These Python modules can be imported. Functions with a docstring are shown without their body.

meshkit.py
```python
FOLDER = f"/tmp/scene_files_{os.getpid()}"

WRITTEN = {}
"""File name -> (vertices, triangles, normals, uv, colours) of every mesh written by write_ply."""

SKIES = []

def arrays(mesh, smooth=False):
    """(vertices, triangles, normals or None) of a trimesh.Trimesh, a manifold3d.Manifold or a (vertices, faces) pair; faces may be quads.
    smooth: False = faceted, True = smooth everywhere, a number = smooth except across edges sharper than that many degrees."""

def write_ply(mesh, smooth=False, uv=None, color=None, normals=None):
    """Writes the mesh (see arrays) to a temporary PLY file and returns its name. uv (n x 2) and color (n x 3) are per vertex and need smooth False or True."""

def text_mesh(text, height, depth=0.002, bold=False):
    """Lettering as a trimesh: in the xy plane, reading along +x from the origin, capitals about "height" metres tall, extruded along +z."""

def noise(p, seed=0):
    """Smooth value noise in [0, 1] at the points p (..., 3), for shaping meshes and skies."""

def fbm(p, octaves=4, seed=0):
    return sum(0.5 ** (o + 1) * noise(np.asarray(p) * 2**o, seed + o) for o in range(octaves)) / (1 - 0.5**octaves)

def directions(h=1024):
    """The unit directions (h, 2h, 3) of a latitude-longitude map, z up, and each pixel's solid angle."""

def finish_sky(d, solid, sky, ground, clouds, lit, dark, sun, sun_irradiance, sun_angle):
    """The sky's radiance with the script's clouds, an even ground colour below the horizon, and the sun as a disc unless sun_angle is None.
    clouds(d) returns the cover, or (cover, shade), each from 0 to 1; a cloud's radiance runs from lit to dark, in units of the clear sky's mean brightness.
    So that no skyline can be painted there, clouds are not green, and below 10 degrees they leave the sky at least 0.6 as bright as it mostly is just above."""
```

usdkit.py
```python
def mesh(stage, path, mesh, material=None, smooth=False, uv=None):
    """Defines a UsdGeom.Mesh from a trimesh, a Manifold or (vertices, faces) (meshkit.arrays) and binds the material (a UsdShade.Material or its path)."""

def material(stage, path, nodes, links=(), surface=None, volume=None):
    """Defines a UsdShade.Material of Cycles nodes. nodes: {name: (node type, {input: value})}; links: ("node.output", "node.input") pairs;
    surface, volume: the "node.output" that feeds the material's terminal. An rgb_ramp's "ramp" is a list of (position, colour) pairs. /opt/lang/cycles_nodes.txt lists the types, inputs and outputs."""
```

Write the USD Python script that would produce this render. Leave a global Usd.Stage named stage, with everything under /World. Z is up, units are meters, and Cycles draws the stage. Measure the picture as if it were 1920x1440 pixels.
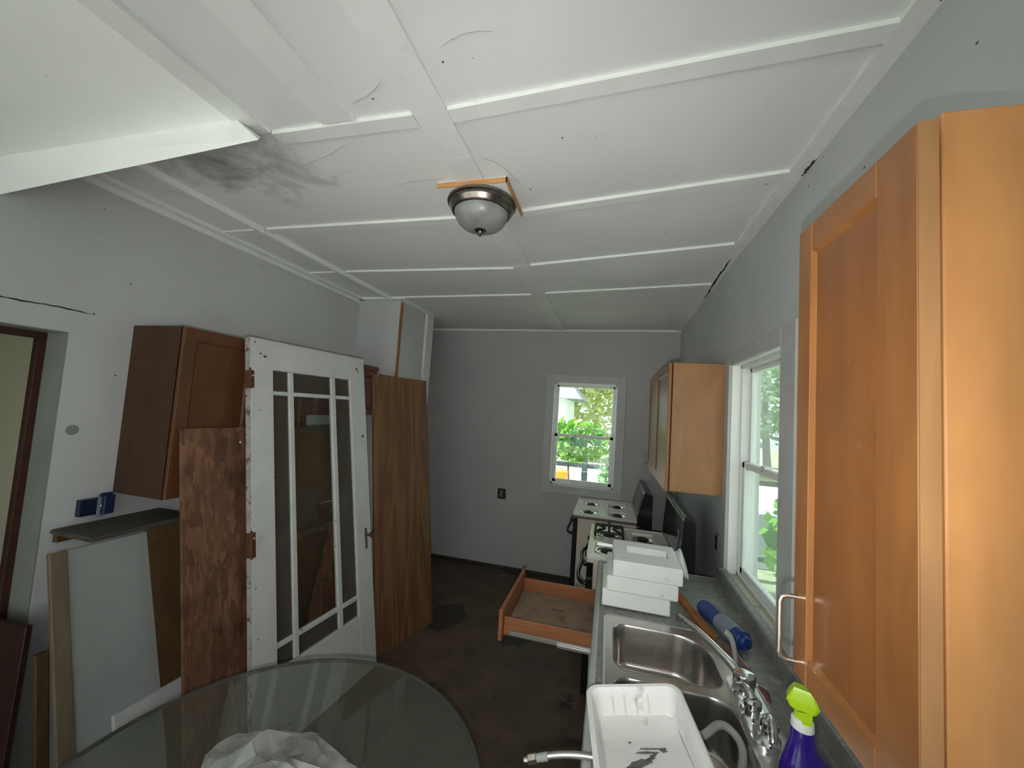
import math, random
import numpy as np, trimesh, manifold3d as m3
import usdkit, meshkit
from pxr import Usd, UsdGeom, UsdLux, UsdShade, Gf, Sdf

stage = Usd.Stage.CreateInMemory()
UsdGeom.SetStageUpAxis(stage, "Z")
UsdGeom.SetStageMetersPerUnit(stage, 1.0)
W = UsdGeom.Xform.Define(stage, "/World")
stage.SetDefaultPrim(W.GetPrim())
UsdGeom.Scope.Define(stage, "/World/Looks")
rng = np.random.default_rng(7)

# ---------------------------------------------------------------- camera
F_PX, CAM = 719.0, np.array([0.0, 0.0, 1.85])
YAW, PITCH, ROLL = np.radians([14.65, 3.72, 3.69])
fw = np.array([-np.sin(YAW) * np.cos(PITCH), np.cos(YAW) * np.cos(PITCH), np.sin(PITCH)])
rt = np.cross(fw, [0, 0, 1.0]); rt /= np.linalg.norm(rt)
up = np.cross(rt, fw)
rt, up = np.cos(ROLL) * rt + np.sin(ROLL) * up, -np.sin(ROLL) * rt + np.cos(ROLL) * up
cam = UsdGeom.Camera.Define(stage, "/World/camera")
mm = np.eye(4); mm[0, :3], mm[1, :3], mm[2, :3], mm[3, :3] = rt, up, -fw, CAM
cam.AddTransformOp().Set(Gf.Matrix4d(*mm.ravel().tolist()))
cam.CreateHorizontalApertureAttr(36.0)
cam.CreateVerticalApertureAttr(27.0)
cam.CreateFocalLengthAttr(36.0 * F_PX / 1920)
cam.CreateClippingRangeAttr(Gf.Vec2f(0.03, 500))
cam.CreateExposureAttr(0.0)

# ---------------------------------------------------------------- sky and the phone's own lamp
def s(r, g, b):
    f = lambda c: (c / 255 / 12.92) if c / 255 <= 0.04045 else ((c / 255 + 0.055) / 1.055) ** 2.4
    return (f(r), f(g), f(b))
def mat(name, nodes, links=(), surface="p.BSDF", volume=None):
    return usdkit.material(stage, "/World/Looks/" + name, nodes, links, surface=surface, volume=volume)
dome = UsdLux.DomeLight.Define(stage, "/World/sky")
dome.CreateIntensityAttr(1.0)
sky = mat("sky_look", {"t": ("texture_coordinate", {}), "n": ("noise_texture", {"scale": 2.2, "detail": 5.0, "roughness": 0.55}),
    "r": ("rgb_ramp", {"ramp": [(0.35, (0.62, 0.78, 1.0)), (0.6, (1.0, 1.0, 1.0))]}), "b": ("background_shader", {"strength": 2.2})},
    [("t.generated", "n.vector"), ("n.fac", "r.fac"), ("r.color", "b.color")], surface="b.background")
UsdShade.MaterialBindingAPI.Apply(dome.GetPrim()).Bind(sky)
sun = UsdLux.DistantLight.Define(stage, "/World/sun")               # low over the neighbours, along the back of the house
sun.AddRotateYOp().Set(-55.0)
sun.CreateIntensityAttr(5.6)
sun.CreateNormalizeAttr(True)
sun.CreateAngleAttr(1.5)
sun.CreateColorAttr(Gf.Vec3f(1.0, 0.98, 0.95))
torch = UsdLux.SphereLight.Define(stage, "/World/phone_torch")     # the phone's lamp, a little under its lens
tm = mm.copy(); tm[3, :3] = CAM - up * 0.062 - rt * 0.012 - fw * 0.004
torch.AddTransformOp().Set(Gf.Matrix4d(*tm.ravel().tolist()))
torch.CreateRadiusAttr(0.007)
torch.CreateIntensityAttr(40000.0)
shape = UsdLux.ShapingAPI.Apply(torch.GetPrim())               # a phone lamp throws a soft-edged cone
shape.CreateShapingConeAngleAttr(64.5)
shape.CreateShapingConeSoftnessAttr(1.0)
torch.CreateColorAttr(Gf.Vec3f(1.0, 0.99, 0.975))

# ---------------------------------------------------------------- helpers
used = {}
def numbered(parent, name):
    k = (parent, name); n = used.get(k, 0); used[k] = n + 1
    return f"{parent}/{name}" if n == 0 else f"{parent}/{name}_{n:03d}"
base_of = {}
def keys(p, **kw):
    for k, v in kw.items():
        if v: p.SetCustomDataByKey(k, v)
def thing(name, label=None, cat=None, at=(0, 0, 0), group=None, kind=None, frame=None):
    """An Xform at the thing's base. Parts come in world coordinates (or in the local ones of FRAME)."""
    path = numbered("/World", name); x = UsdGeom.Xform.Define(stage, path)
    if frame is not None:
        x.AddTransformOp().Set(Gf.Matrix4d(*frame.ravel().tolist())); base_of[path] = np.zeros(3)
    else:
        x.AddTranslateOp().Set(Gf.Vec3d(*map(float, at))); base_of[path] = np.array(at, float)
    keys(x.GetPrim(), label=label, category=cat, group=group, kind=kind)
    return path
def part(parent, name, mesh, m, label=None, smooth=30, kind=None, group=None, cat=None):
    path = numbered(parent or "/World", name)
    off = base_of.get(parent, np.zeros(3)); base_of[path] = off
    v, f = tri(mesh)
    p = usdkit.mesh(stage, path, trimesh.Trimesh(v - off, f, process=False), m, smooth=smooth).GetPrim()
    keys(p, label=label, kind=kind, group=group, category=cat)
    return path
def solo(name, mesh, m, label, cat, group=None, smooth=30):
    """A thing of one mesh."""
    return part(None, name, mesh, m, label, smooth, None, group, cat)
def struct(name, mesh, m, label=None, smooth=False):
    return part(None, name, mesh, m, label, smooth, "structure")
def tri(x):
    if isinstance(x, m3.Manifold):
        g = x.to_mesh(); return np.array(g.vert_properties[:, :3], float), np.array(g.tri_verts)
    if isinstance(x, tuple): return np.asarray(x[0], float), np.asarray(x[1])
    return np.array(x.vertices, float), np.array(x.faces)
def cat(*ms):
    vs, fs, n = [], [], 0
    for x in ms:
        v, f = tri(x); vs.append(v); fs.append(f + n); n += len(v)
    return trimesh.Trimesh(np.vstack(vs), np.vstack(fs), process=False)
def hull(pts):
    return trimesh.convex.convex_hull(np.asarray(pts, float))
def B(x0, x1, y0, y1, z0, z1, r=0.003):
    lo, hi = np.minimum((x0, y0, z0), (x1, y1, z1)), np.maximum((x0, y0, z0), (x1, y1, z1))
    r = min(r, 0.3 * (hi - lo).min()); c, h = (lo + hi) / 2, (hi - lo) / 2
    if r <= 0:
        return hull([c + h * np.array(q) for q in np.ndindex(2, 2, 2) for q in [np.array(q) * 2 - 1]])
    pts = []
    for q in np.ndindex(2, 2, 2):
        sg = np.array(q) * 2 - 1
        for k in range(3):
            d = h - r; d[k] = h[k]; pts.append(c + sg * d)
    return hull(pts)
def mbox(x0, x1, y0, y1, z0, z1):
    return m3.Manifold.cube([x1 - x0, y1 - y0, z1 - z0]).translate([x0, y0, z0])
def lathe(profile, c, axis=(0, 0, 1), seg=40, cap=True):
    """PROFILE: (radius, height) points, turned about AXIS through C."""
    p = np.array(profile, float); a = np.linspace(0, 2 * np.pi, seg, endpoint=False)
    z = np.array(axis, float); z /= np.linalg.norm(z)
    x = np.cross(z, [0, 1, 0.1] if abs(z[1]) < 0.9 else [1, 0, 0.1]); x /= np.linalg.norm(x); y = np.cross(z, x)
    v = (p[:, None, 0, None] * (np.cos(a)[None, :, None] * x + np.sin(a)[None, :, None] * y) + p[:, None, 1, None] * z + np.array(c, float)).reshape(-1, 3)
    i, j = np.meshgrid(np.arange(len(p) - 1), np.arange(seg), indexing="ij"); k = (j + 1) % seg
    q = np.stack([i * seg + j, i * seg + k, (i + 1) * seg + k, (i + 1) * seg + j], -1).reshape(-1, 4)
    f = np.vstack([q[:, [0, 1, 2]], q[:, [0, 2, 3]]])
    for row, flip in ((0, True), (len(p) - 1, False)):
        if cap and p[row, 0] > 1e-6:
            v = np.vstack([v, np.array(c, float) + p[row, 1] * z]); n = len(v) - 1
            r_ = row * seg + np.arange(seg); r2 = row * seg + (np.arange(seg) + 1) % seg
            f = np.vstack([f, np.stack([r_, np.full(seg, n), r2] if flip else [r_, r2, np.full(seg, n)], 1)])
    return trimesh.Trimesh(v, f, process=False)
def smooth_path(pts, n=40):
    from scipy.interpolate import CubicSpline
    p = np.array(pts, float); t = np.r_[0, np.cumsum(np.linalg.norm(np.diff(p, axis=0), axis=1))]
    return CubicSpline(t, p)(np.linspace(0, t[-1], n))
def tube(pts, r, sides=12):
    p = np.asarray(pts, float); r = np.broadcast_to(r, (len(p),)).astype(float)
    t = np.gradient(p, axis=0); t /= np.linalg.norm(t, axis=1, keepdims=True) + 1e-12
    a = np.cross(t[0], [0, 0, 1.0]); a = a if np.linalg.norm(a) > 0.05 else np.cross(t[0], [1.0, 0, 0])
    A = []
    for k in range(len(p)):
        a = a - t[k] * (a @ t[k]); a = a / np.linalg.norm(a); A.append(a)
    A = np.array(A); Bn = np.cross(t, A); g = np.arange(sides) * 2 * np.pi / sides
    v = (p[:, None] + r[:, None, None] * (np.cos(g)[None, :, None] * A[:, None] + np.sin(g)[None, :, None] * Bn[:, None])).reshape(-1, 3)
    i, j = np.meshgrid(np.arange(len(p) - 1), np.arange(sides), indexing="ij"); k = (j + 1) % sides
    q = np.stack([i * sides + j, i * sides + k, (i + 1) * sides + k, (i + 1) * sides + j], -1).reshape(-1, 4)
    f = np.vstack([q[:, [0, 1, 2]], q[:, [0, 2, 3]]])
    v = np.vstack([v, p[0], p[-1]]); n = len(v); e = np.arange(sides); e2 = (e + 1) % sides; o = (len(p) - 1) * sides
    f = np.vstack([f, np.stack([e2, e, np.full(sides, n - 2)], 1), np.stack([o + e, o + e2, np.full(sides, n - 1)], 1)])
    return trimesh.Trimesh(v, f, process=False)
def cyl(p0, p1, r0, r1=None, sides=24):
    p0, p1 = np.array(p0, float), np.array(p1, float); d = p1 - p0; L = np.linalg.norm(d); r1 = r0 if r1 is None else r1
    e = min(0.0015, 0.2 * min(r0, r1), 0.2 * L)
    return lathe([(0.0001, 0), (r0 - e, 0), (r0, e), (r1, L - e), (r1 - e, L), (0.0001, L)], p0, d, sides)
def rrect(x0, x1, y0, y1, r, seg=8):
    """A rounded rectangle; r: radius, or four (x0y0, x1y0, x1y1, x0y1)."""
    r = [r] * 4 if np.ndim(r) == 0 else r; out = []
    for (cx, cy, a0, rr) in ((x0 + r[0], y0 + r[0], 180, r[0]), (x1 - r[1], y0 + r[1], 270, r[1]), (x1 - r[2], y1 - r[2], 0, r[2]), (x0 + r[3], y1 - r[3], 90, r[3])):
        for a in np.radians(np.linspace(a0, a0 + 90, seg)): out.append((cx + rr * math.cos(a), cy + rr * math.sin(a)))
    return np.array(out)
def loft(loops, cap_first=False, cap_last=True):
    """Closed loops of equal length (3-D) joined in order."""
    n = len(loops[0]); v = np.vstack(loops); f = []
    for k in range(len(loops) - 1):
        i = np.arange(n); j = (i + 1) % n
        f.append(np.stack([k * n + i, k * n + j, (k + 1) * n + j], 1)); f.append(np.stack([k * n + i, (k + 1) * n + j, (k + 1) * n + i], 1))
    for on, k, fl in ((cap_first, 0, 1), (cap_last, len(loops) - 1, 0)):
        if on:
            v = np.vstack([v, loops[k].mean(0)]); i = np.arange(n); j = (i + 1) % n; c = np.full(n, len(v) - 1)
            f.append(np.stack([k * n + j, k * n + i, c] if fl else [k * n + i, k * n + j, c], 1))
    return trimesh.Trimesh(v, np.vstack(f), process=False)
def flat(poly, z): return np.c_[poly, np.full(len(poly), z)]
def plate(outer, holes, z0, z1):
    cs = m3.CrossSection([np.asarray(outer)] + [np.asarray(h)[::-1] for h in holes], m3.FillRule.EvenOdd)
    return cs.extrude(z1 - z0).translate([0, 0, z0])
def frame(bl, br, tl):
    """Local x along the bottom edge, z up the panel, y into the wall behind."""
    bl, br, tl = (np.array(q, float) for q in (bl, br, tl))
    x = (br - bl) / np.linalg.norm(br - bl); z = tl - bl; z -= x * (z @ x); z /= np.linalg.norm(z); y = np.cross(z, x)
    m = np.eye(4); m[0, :3], m[1, :3], m[2, :3], m[3, :3] = x, y, z, bl
    return m

# ---------------------------------------------------------------- materials
def paint(name, c, rough=0.6, mottle=0.06, scale=3.0, bump=0.05, dots=0.0, spec=0.4, dirt=None, dirt_scale=6.0, dirt_at=(0.62, 0.72)):
    c = np.array(c)
    n = {"g": ("texture_coordinate", {}), "n": ("noise_texture", {"scale": scale, "detail": 6.0, "roughness": 0.6}),
         "r": ("rgb_ramp", {"ramp": [(0.3, tuple(c * (1 - mottle))), (0.7, tuple(np.minimum(c * (1 + mottle), 1)))]}),
         "f": ("noise_texture", {"scale": 220.0, "detail": 3.0}), "b": ("bump", {"strength": bump, "distance": 0.002}),
         "p": ("principled_bsdf", {"roughness": rough, "specular_ior_level": spec})}
    l = [("g.object", "n.vector"), ("n.fac", "r.fac"), ("g.object", "f.vector"), ("f.fac", "b.height"), ("b.normal", "p.normal")]
    out = "r.color"
    if dirt is not None:
        n["d"] = ("noise_texture", {"scale": dirt_scale, "detail": 8.0, "roughness": 0.65, "distortion": 0.4})
        n["dr"] = ("rgb_ramp", {"ramp": [(dirt_at[0], (0, 0, 0)), (dirt_at[1], (1, 1, 1))]})
        n["dm"] = ("mix", {"color2": tuple(dirt)})
        l += [("g.object", "d.vector"), ("d.fac", "dr.fac"), ("dr.color", "dm.fac"), (out, "dm.color1")]; out = "dm.color"
    if dots:
        n["v"] = ("voronoi_texture", {"scale": 9.0}); n["vr"] = ("rgb_ramp", {"ramp": [(0.0, (1, 1, 1)), (dots, (1, 1, 1)), (dots * 1.6, (0, 0, 0))]})
        n["vm"] = ("mix", {"color2": (0.05, 0.05, 0.05)})
        l += [("g.object", "v.vector"), ("v.distance", "vr.fac"), ("vr.color", "vm.fac"), (out, "vm.color1")]; out = "vm.color"
    l.append((out, "p.base_color"))
    return mat(name, n, l)
def wood(name, dark, light, axis="z", stretch=14.0, scale=2.2, rough=0.45, coat=0.0, contrast=(0.3, 0.7), dist=1.2, bump=0.05, scuff=None):
    sc = {"x": (1, stretch, stretch), "y": (stretch, 1, stretch), "z": (stretch, stretch, 1)}[axis]
    more, ml, out = {}, [], "mu.color"
    if scuff: # pale rubbed spots
        more = {"sm": ("mapping", {"scale": (9.0, 14.0, 7.0)}), "s": ("noise_texture", {"scale": 1.0, "detail": 5.0, "roughness": 0.7}), "sr": ("rgb_ramp", {"ramp": [(0.66, (0, 0, 0)), (0.78, (0.5, 0.5, 0.5))]}), "sx": ("mix", {"color2": scuff})}
        ml, out = [("g.object", "sm.vector"), ("sm.vector", "s.vector"), ("s.fac", "sr.fac"), ("sr.color", "sx.fac"), ("mu.color", "sx.color1")], "sx.color"
    return mat(name, {**more, "g": ("texture_coordinate", {}), "m": ("mapping", {"scale": sc}), "n": ("noise_texture", {"scale": scale, "detail": 7.0, "roughness": 0.6, "distortion": dist}),
        "r": ("rgb_ramp", {"ramp": [(contrast[0], dark), (contrast[1], light)]}),
        "q": ("noise_texture", {"scale": 5.0, "detail": 4.0}), "qr": ("rgb_ramp", {"ramp": [(0.3, (0.82, 0.82, 0.82)), (0.7, (1, 1, 1))]}), "mu": ("mix", {"mix_type": "multiply", "fac": 1.0}),
        "b": ("bump", {"strength": bump, "distance": 0.002}), "p": ("principled_bsdf", {"roughness": rough, "coat_weight": coat, "coat_roughness": 0.12})},
        [("g.object", "m.vector"), ("m.vector", "n.vector"), ("n.fac", "r.fac"), ("g.object", "q.vector"), ("q.fac", "qr.fac"), ("r.color", "mu.color1"), ("qr.color", "mu.color2"), (out, "p.base_color"), ("n.fac", "b.height"), ("b.normal", "p.normal")] + ml)
def plain(name, c, rough=0.5, metal=0.0, spec=0.5, **kw):
    return mat(name, {"p": ("principled_bsdf", {"base_color": tuple(c), "roughness": rough, "metallic": metal, "specular_ior_level": spec, **kw})})
def metal(name, c, rough, scale=(1, 1, 1), streak=0.0):
    return mat(name, {"g": ("texture_coordinate", {}), "m": ("mapping", {"scale": scale}), "n": ("noise_texture", {"scale": 30.0, "detail": 4.0}),
        "r": ("map_range", {"to_min": max(rough - 0.08, 0.02), "to_max": rough + 0.1 + streak}), "p": ("principled_bsdf", {"base_color": c, "metallic": 1.0})},
        [("g.object", "m.vector"), ("m.vector", "n.vector"), ("n.fac", "r.value"), ("r.result", "p.roughness")])

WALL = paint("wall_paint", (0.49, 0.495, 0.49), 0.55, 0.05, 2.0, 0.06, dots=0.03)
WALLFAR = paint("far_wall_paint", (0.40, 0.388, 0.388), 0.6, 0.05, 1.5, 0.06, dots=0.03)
WALLR = paint("right_wall_paint", (0.48, 0.49, 0.485), 0.55, 0.06, 2.0, 0.06, dots=0.03)
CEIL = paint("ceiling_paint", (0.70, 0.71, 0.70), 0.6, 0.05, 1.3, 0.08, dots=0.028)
CEIL_PATCH = mat("ceiling_paint_dark_patch", {"g": ("texture_coordinate", {}), "d": ("noise_texture", {"scale": 5.0, "detail": 8.0, "roughness": 0.7, "distortion": 0.6}), "m": ("mapping", {"location": (1.62, -1.77, -2.81), "scale": (1.0, 1.5, 1.0)}), "le": ("vector_math", {"math_type": "length"}),
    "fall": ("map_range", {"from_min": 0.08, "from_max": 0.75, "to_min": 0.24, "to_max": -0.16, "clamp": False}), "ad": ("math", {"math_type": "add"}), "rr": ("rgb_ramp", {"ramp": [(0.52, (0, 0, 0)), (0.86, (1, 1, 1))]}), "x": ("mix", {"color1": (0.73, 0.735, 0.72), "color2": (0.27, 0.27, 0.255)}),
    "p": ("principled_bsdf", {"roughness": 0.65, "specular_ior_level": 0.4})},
    [("g.object", "d.vector"), ("g.object", "m.vector"), ("m.vector", "le.vector1"), ("le.value", "fall.value"), ("d.fac", "ad.value1"), ("fall.result", "ad.value2"), ("ad.value", "rr.fac"), ("rr.color", "x.fac"), ("x.color", "p.base_color")])  # ceiling paint with a mottled darker patch centred behind the beam
BATTEN = paint("batten_paint", (0.73, 0.74, 0.725), 0.55, 0.05, 4.0, 0.06, dirt=(0.60, 0.60, 0.58), dirt_scale=5.0)
CEIL_LIT = paint("ceiling_paint_lit", (0.86, 0.87, 0.85), 0.6, 0.04, 1.3, 0.08, dots=0.028)  # ceiling white raised to paint in the daylight on the near-left sheet
BEAM = paint("beam_paint_lit", (0.86, 0.87, 0.85), 0.45, 0.03, 4.0, 0.05)  # white raised above the battens to paint in daylight on the beam face
TRIM = paint("trim_paint", (0.64, 0.64, 0.62), 0.4, 0.05, 5.0, 0.05, dirt=(0.38, 0.37, 0.34), dirt_scale=7.0)
CASING = paint("casing_paint", (0.44, 0.435, 0.43), 0.5, 0.05, 5.0, 0.05, dirt=(0.36, 0.35, 0.33), dirt_scale=7.0)
LINER = paint("jamb_liner_white", (0.80, 0.80, 0.78), 0.35, 0.03, 6.0, 0.02)
VINYL = paint("window_vinyl", (0.72, 0.73, 0.71), 0.35, 0.03, 6.0, 0.0, dots=0.05)
SILL = paint("dirty_sill", (0.50, 0.50, 0.40), 0.6, 0.12, 14.0, 0.2, dirt=(0.14, 0.14, 0.08), dirt_scale=16.0, dirt_at=(0.52, 0.66))
BEIGE = paint("next_room_paint", (0.56, 0.56, 0.42), 0.7, 0.06, 2.0)
PLASTER = paint("plaster_reveal", (0.21, 0.22, 0.20), 0.7, 0.08, 6.0)
HAIR = plain("hairline_grey", (0.40, 0.40, 0.39), 0.9)
CRACK = plain("crack_black", (0.02, 0.02, 0.02), 0.9)
SEAM = plain("seam_shadow_gap", (0.05, 0.05, 0.05), 0.9)
STAIN = plain("dark_stain", (0.02, 0.015, 0.011), 0.5)
FLOOR = paint("worn_brown_floor", (0.082, 0.055, 0.035), 0.6, 0.35, 5.0, 0.2, dirt=(0.018, 0.014, 0.01), dirt_scale=2.6, dirt_at=(0.6, 0.66))
BASE_DARK = plain("base_dark", (0.03, 0.027, 0.025), 0.6)
ORANGE = wood("maple_stain", s(130, 82, 42), s(156, 102, 54), "z", 7, 3.0, 0.38, 0.25, (0.25, 0.75), 0.6, 0.02)
ORANGEX = wood("maple_stain_rail", s(130, 82, 42), s(156, 102, 54), "y", 7, 3.0, 0.38, 0.25, (0.25, 0.75), 0.6, 0.02)
ORANGE2 = wood("maple_panel_worn", s(128, 78, 40), s(152, 96, 50), "z", 5, 2.6, 0.32, 0.3, (0.25, 0.75), 0.6, 0.02, s(190, 150, 118))
SIDEW = wood("maple_side_lit", s(178, 122, 72), s(202, 142, 86), "z", 5, 2.6, 0.42, 0.1, (0.25, 0.75), 0.6, 0.02)  # the fronts' maple, lightened to paint in stronger light on the side panels
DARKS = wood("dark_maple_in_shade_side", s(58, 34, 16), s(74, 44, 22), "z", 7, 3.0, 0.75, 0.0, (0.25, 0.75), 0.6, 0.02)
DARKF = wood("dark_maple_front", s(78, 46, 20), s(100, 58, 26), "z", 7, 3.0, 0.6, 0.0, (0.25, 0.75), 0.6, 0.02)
SIDEM = wood("maple_side_lit_far", s(150, 106, 68), s(172, 122, 80), "z", 5, 2.6, 0.45, 0.1, (0.25, 0.75), 0.6, 0.02)  # darker copy of the light-painted side maple, for the far cabinet
EDGEW = wood("pale_door_edge", s(148, 106, 68), s(164, 120, 78), "z", 5, 2.6, 0.45, 0.1)
DARKW = wood("dark_maple_stain", s(84, 48, 20), s(112, 62, 24), "z", 7, 3.0, 0.55, 0.0, (0.25, 0.75), 0.6, 0.02)
BURG = wood("burgundy_stain", s(84, 26, 18), s(112, 44, 30), "z", 7, 3.0, 0.4, 0.2)
RAWW = wood("raw_wood", s(176, 120, 72), s(206, 156, 104), "x", 10, 4.0, 0.7)
STRIPW = wood("strip_wood", s(120, 72, 26), s(160, 100, 44), "z", 14, 4.0, 0.6)
TANW = wood("tan_stile", s(92, 78, 62), s(116, 100, 80), "z", 12, 3.0, 0.65)
BRNW = wood("brown_stile", s(66, 46, 22), s(92, 66, 32), "z", 12, 3.0, 0.65)
GREYW = wood("weathered_plank", s(62, 57, 49), s(86, 80, 70), "y", 12, 3.0, 0.75)
REDW = wood("red_brown_board", s(38, 20, 16), s(56, 28, 22), "z", 10, 3.0, 0.5)
HARDB = paint("hardboard", s(82, 62, 44), 0.7, 0.15, 6.0, 0.1)
DRAWW = wood("drawer_wood", s(126, 76, 46), s(158, 100, 62), "x", 10, 3.0, 0.45)
DRAWB = paint("drawer_dirty_bottom", s(132, 112, 92), 0.8, 0.15, 12.0, 0.1, dirt=s(80, 50, 34), dirt_scale=9.0, dirt_at=(0.55, 0.68))
JAMB = paint("raw_red_jamb", s(58, 28, 17), 0.7, 0.25, 18.0, 0.3)
DOORW = paint("door_white_paint", (0.50, 0.505, 0.49), 0.55, 0.06, 6.0, 0.1, dots=0.035, dirt=(0.34, 0.34, 0.31), dirt_scale=8.0, dirt_at=(0.62, 0.75))
DOOREDGE = paint("door_edge_chipped", (0.36, 0.34, 0.33), 0.7, 0.2, 20.0, 0.2, dirt=(0.10, 0.08, 0.06), dirt_scale=24.0, dirt_at=(0.55, 0.62))
RUST = paint("rusty_steel", s(84, 50, 32), 0.75, 0.35, 40.0, 0.3)
# plywood: cathedral grain from distorted bands
PLY = mat("plywood_face", {"g": ("texture_coordinate", {}), "m": ("mapping", {"scale": (5.0, 1.0, 0.5)}), "w": ("noise_texture", {"scale": 1.6, "detail": 2.0, "distortion": 0.6}), "k": ("math", {"math_type": "multiply", "value2": 26.0}), "sn": ("math", {"math_type": "sine"}),
    "m2": ("mapping", {"scale": (70, 70, 2.5)}), "n": ("noise_texture", {"scale": 2.0, "detail": 6.0}), "mrr": ("map_range", {"from_min": -1.0, "from_max": 1.0}), "r": ("rgb_ramp", {"ramp": [(0.0, s(100, 68, 40)), (0.6, s(114, 80, 50)), (1.0, s(122, 88, 56))]}),
    "r2": ("rgb_ramp", {"ramp": [(0.35, (0.72, 0.68, 0.66)), (0.65, (1, 1, 1))]}), "mu": ("mix", {"mix_type": "multiply", "fac": 1.0}), "p": ("principled_bsdf", {"roughness": 0.65})},
    [("g.object", "m.vector"), ("m.vector", "w.vector"), ("w.fac", "k.value1"), ("k.value", "sn.value1"), ("sn.value", "mrr.value"), ("mrr.result", "r.fac"), ("g.object", "m2.vector"), ("m2.vector", "n.vector"), ("n.fac", "r2.fac"), ("r.color", "mu.color1"), ("r2.color", "mu.color2"), ("mu.color", "p.base_color")])
# oriented strand board: cells of strands with their own tone
OSB = mat("strand_board", {"g": ("texture_coordinate", {}), "d": ("noise_texture", {"scale": 14.0, "detail": 2.0}), "ad": ("mix", {"mix_type": "add", "fac": 0.035}), "m": ("mapping", {"scale": (55, 30, 14), "rotation": (0.0, 0.35, 0.0)}),
    "v": ("voronoi_texture", {"scale": 1.0, "metric": "manhattan"}), "bw": ("separate_color", {}), "r": ("rgb_ramp", {"ramp": [(0.0, s(92, 60, 42)), (0.5, s(108, 72, 50)), (1.0, s(130, 92, 66))]}),
    "n": ("noise_texture", {"scale": 4.0, "detail": 6.0}), "r2": ("rgb_ramp", {"ramp": [(0.4, (1, 1, 1)), (0.66, (0.5, 0.42, 0.36))]}), "mu": ("mix", {"mix_type": "multiply", "fac": 1.0}),
    "b": ("bump", {"strength": 0.3, "distance": 0.003}), "p": ("principled_bsdf", {"roughness": 0.7})},
    [("g.object", "d.vector"), ("g.object", "ad.color1"), ("d.color", "ad.color2"), ("ad.color", "m.vector"), ("m.vector", "v.vector"), ("v.color", "bw.color"), ("bw.r", "r.fac"), ("g.object", "n.vector"), ("n.fac", "r2.fac"), ("r.color", "mu.color1"), ("r2.color", "mu.color2"), ("mu.color", "p.base_color"), ("bw.g", "b.height"), ("b.normal", "p.normal")])
def pane(name, tint, rough=0.0, haze=None, hz=0.15):
    n = {"t": ("transparent_bsdf", {"color": tint}), "gl": ("glossy_bsdf", {"color": (1, 1, 1), "roughness": rough}), "ge": ("geometry", {}), "io": ("map_range", {"to_min": 1.5, "to_max": 0.6667}), "f": ("fresnel", {}), "x": ("mix_closure", {})}
    l = [("ge.backfacing", "io.value"), ("io.result", "f.IOR"), ("f.fac", "x.fac"), ("t.BSDF", "x.closure1"), ("gl.BSDF", "x.closure2")]; out = "x.closure"
    if haze is not None:
        n["d"] = ("diffuse_bsdf", {"color": haze}); n["y"] = ("mix_closure", {"fac": hz}); l += [("x.closure", "y.closure1"), ("d.BSDF", "y.closure2")]; out = "y.closure"
    return mat(name, n, l, surface=out)
GLASS = pane("window_glass", (0.93, 0.96, 0.95))
DUSTY = pane("dusty_window_glass", (0.86, 0.92, 0.88), 0.0, (0.74, 0.84, 0.77), 0.20)
DIRTYG = pane("dirty_door_glass", (0.62, 0.58, 0.52), 0.05, (0.13, 0.11, 0.09), 0.35)
TABLEG = pane("frosted_table_glass", (0.81, 0.83, 0.79), 0.03, (0.16, 0.17, 0.14), 0.12)
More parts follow.
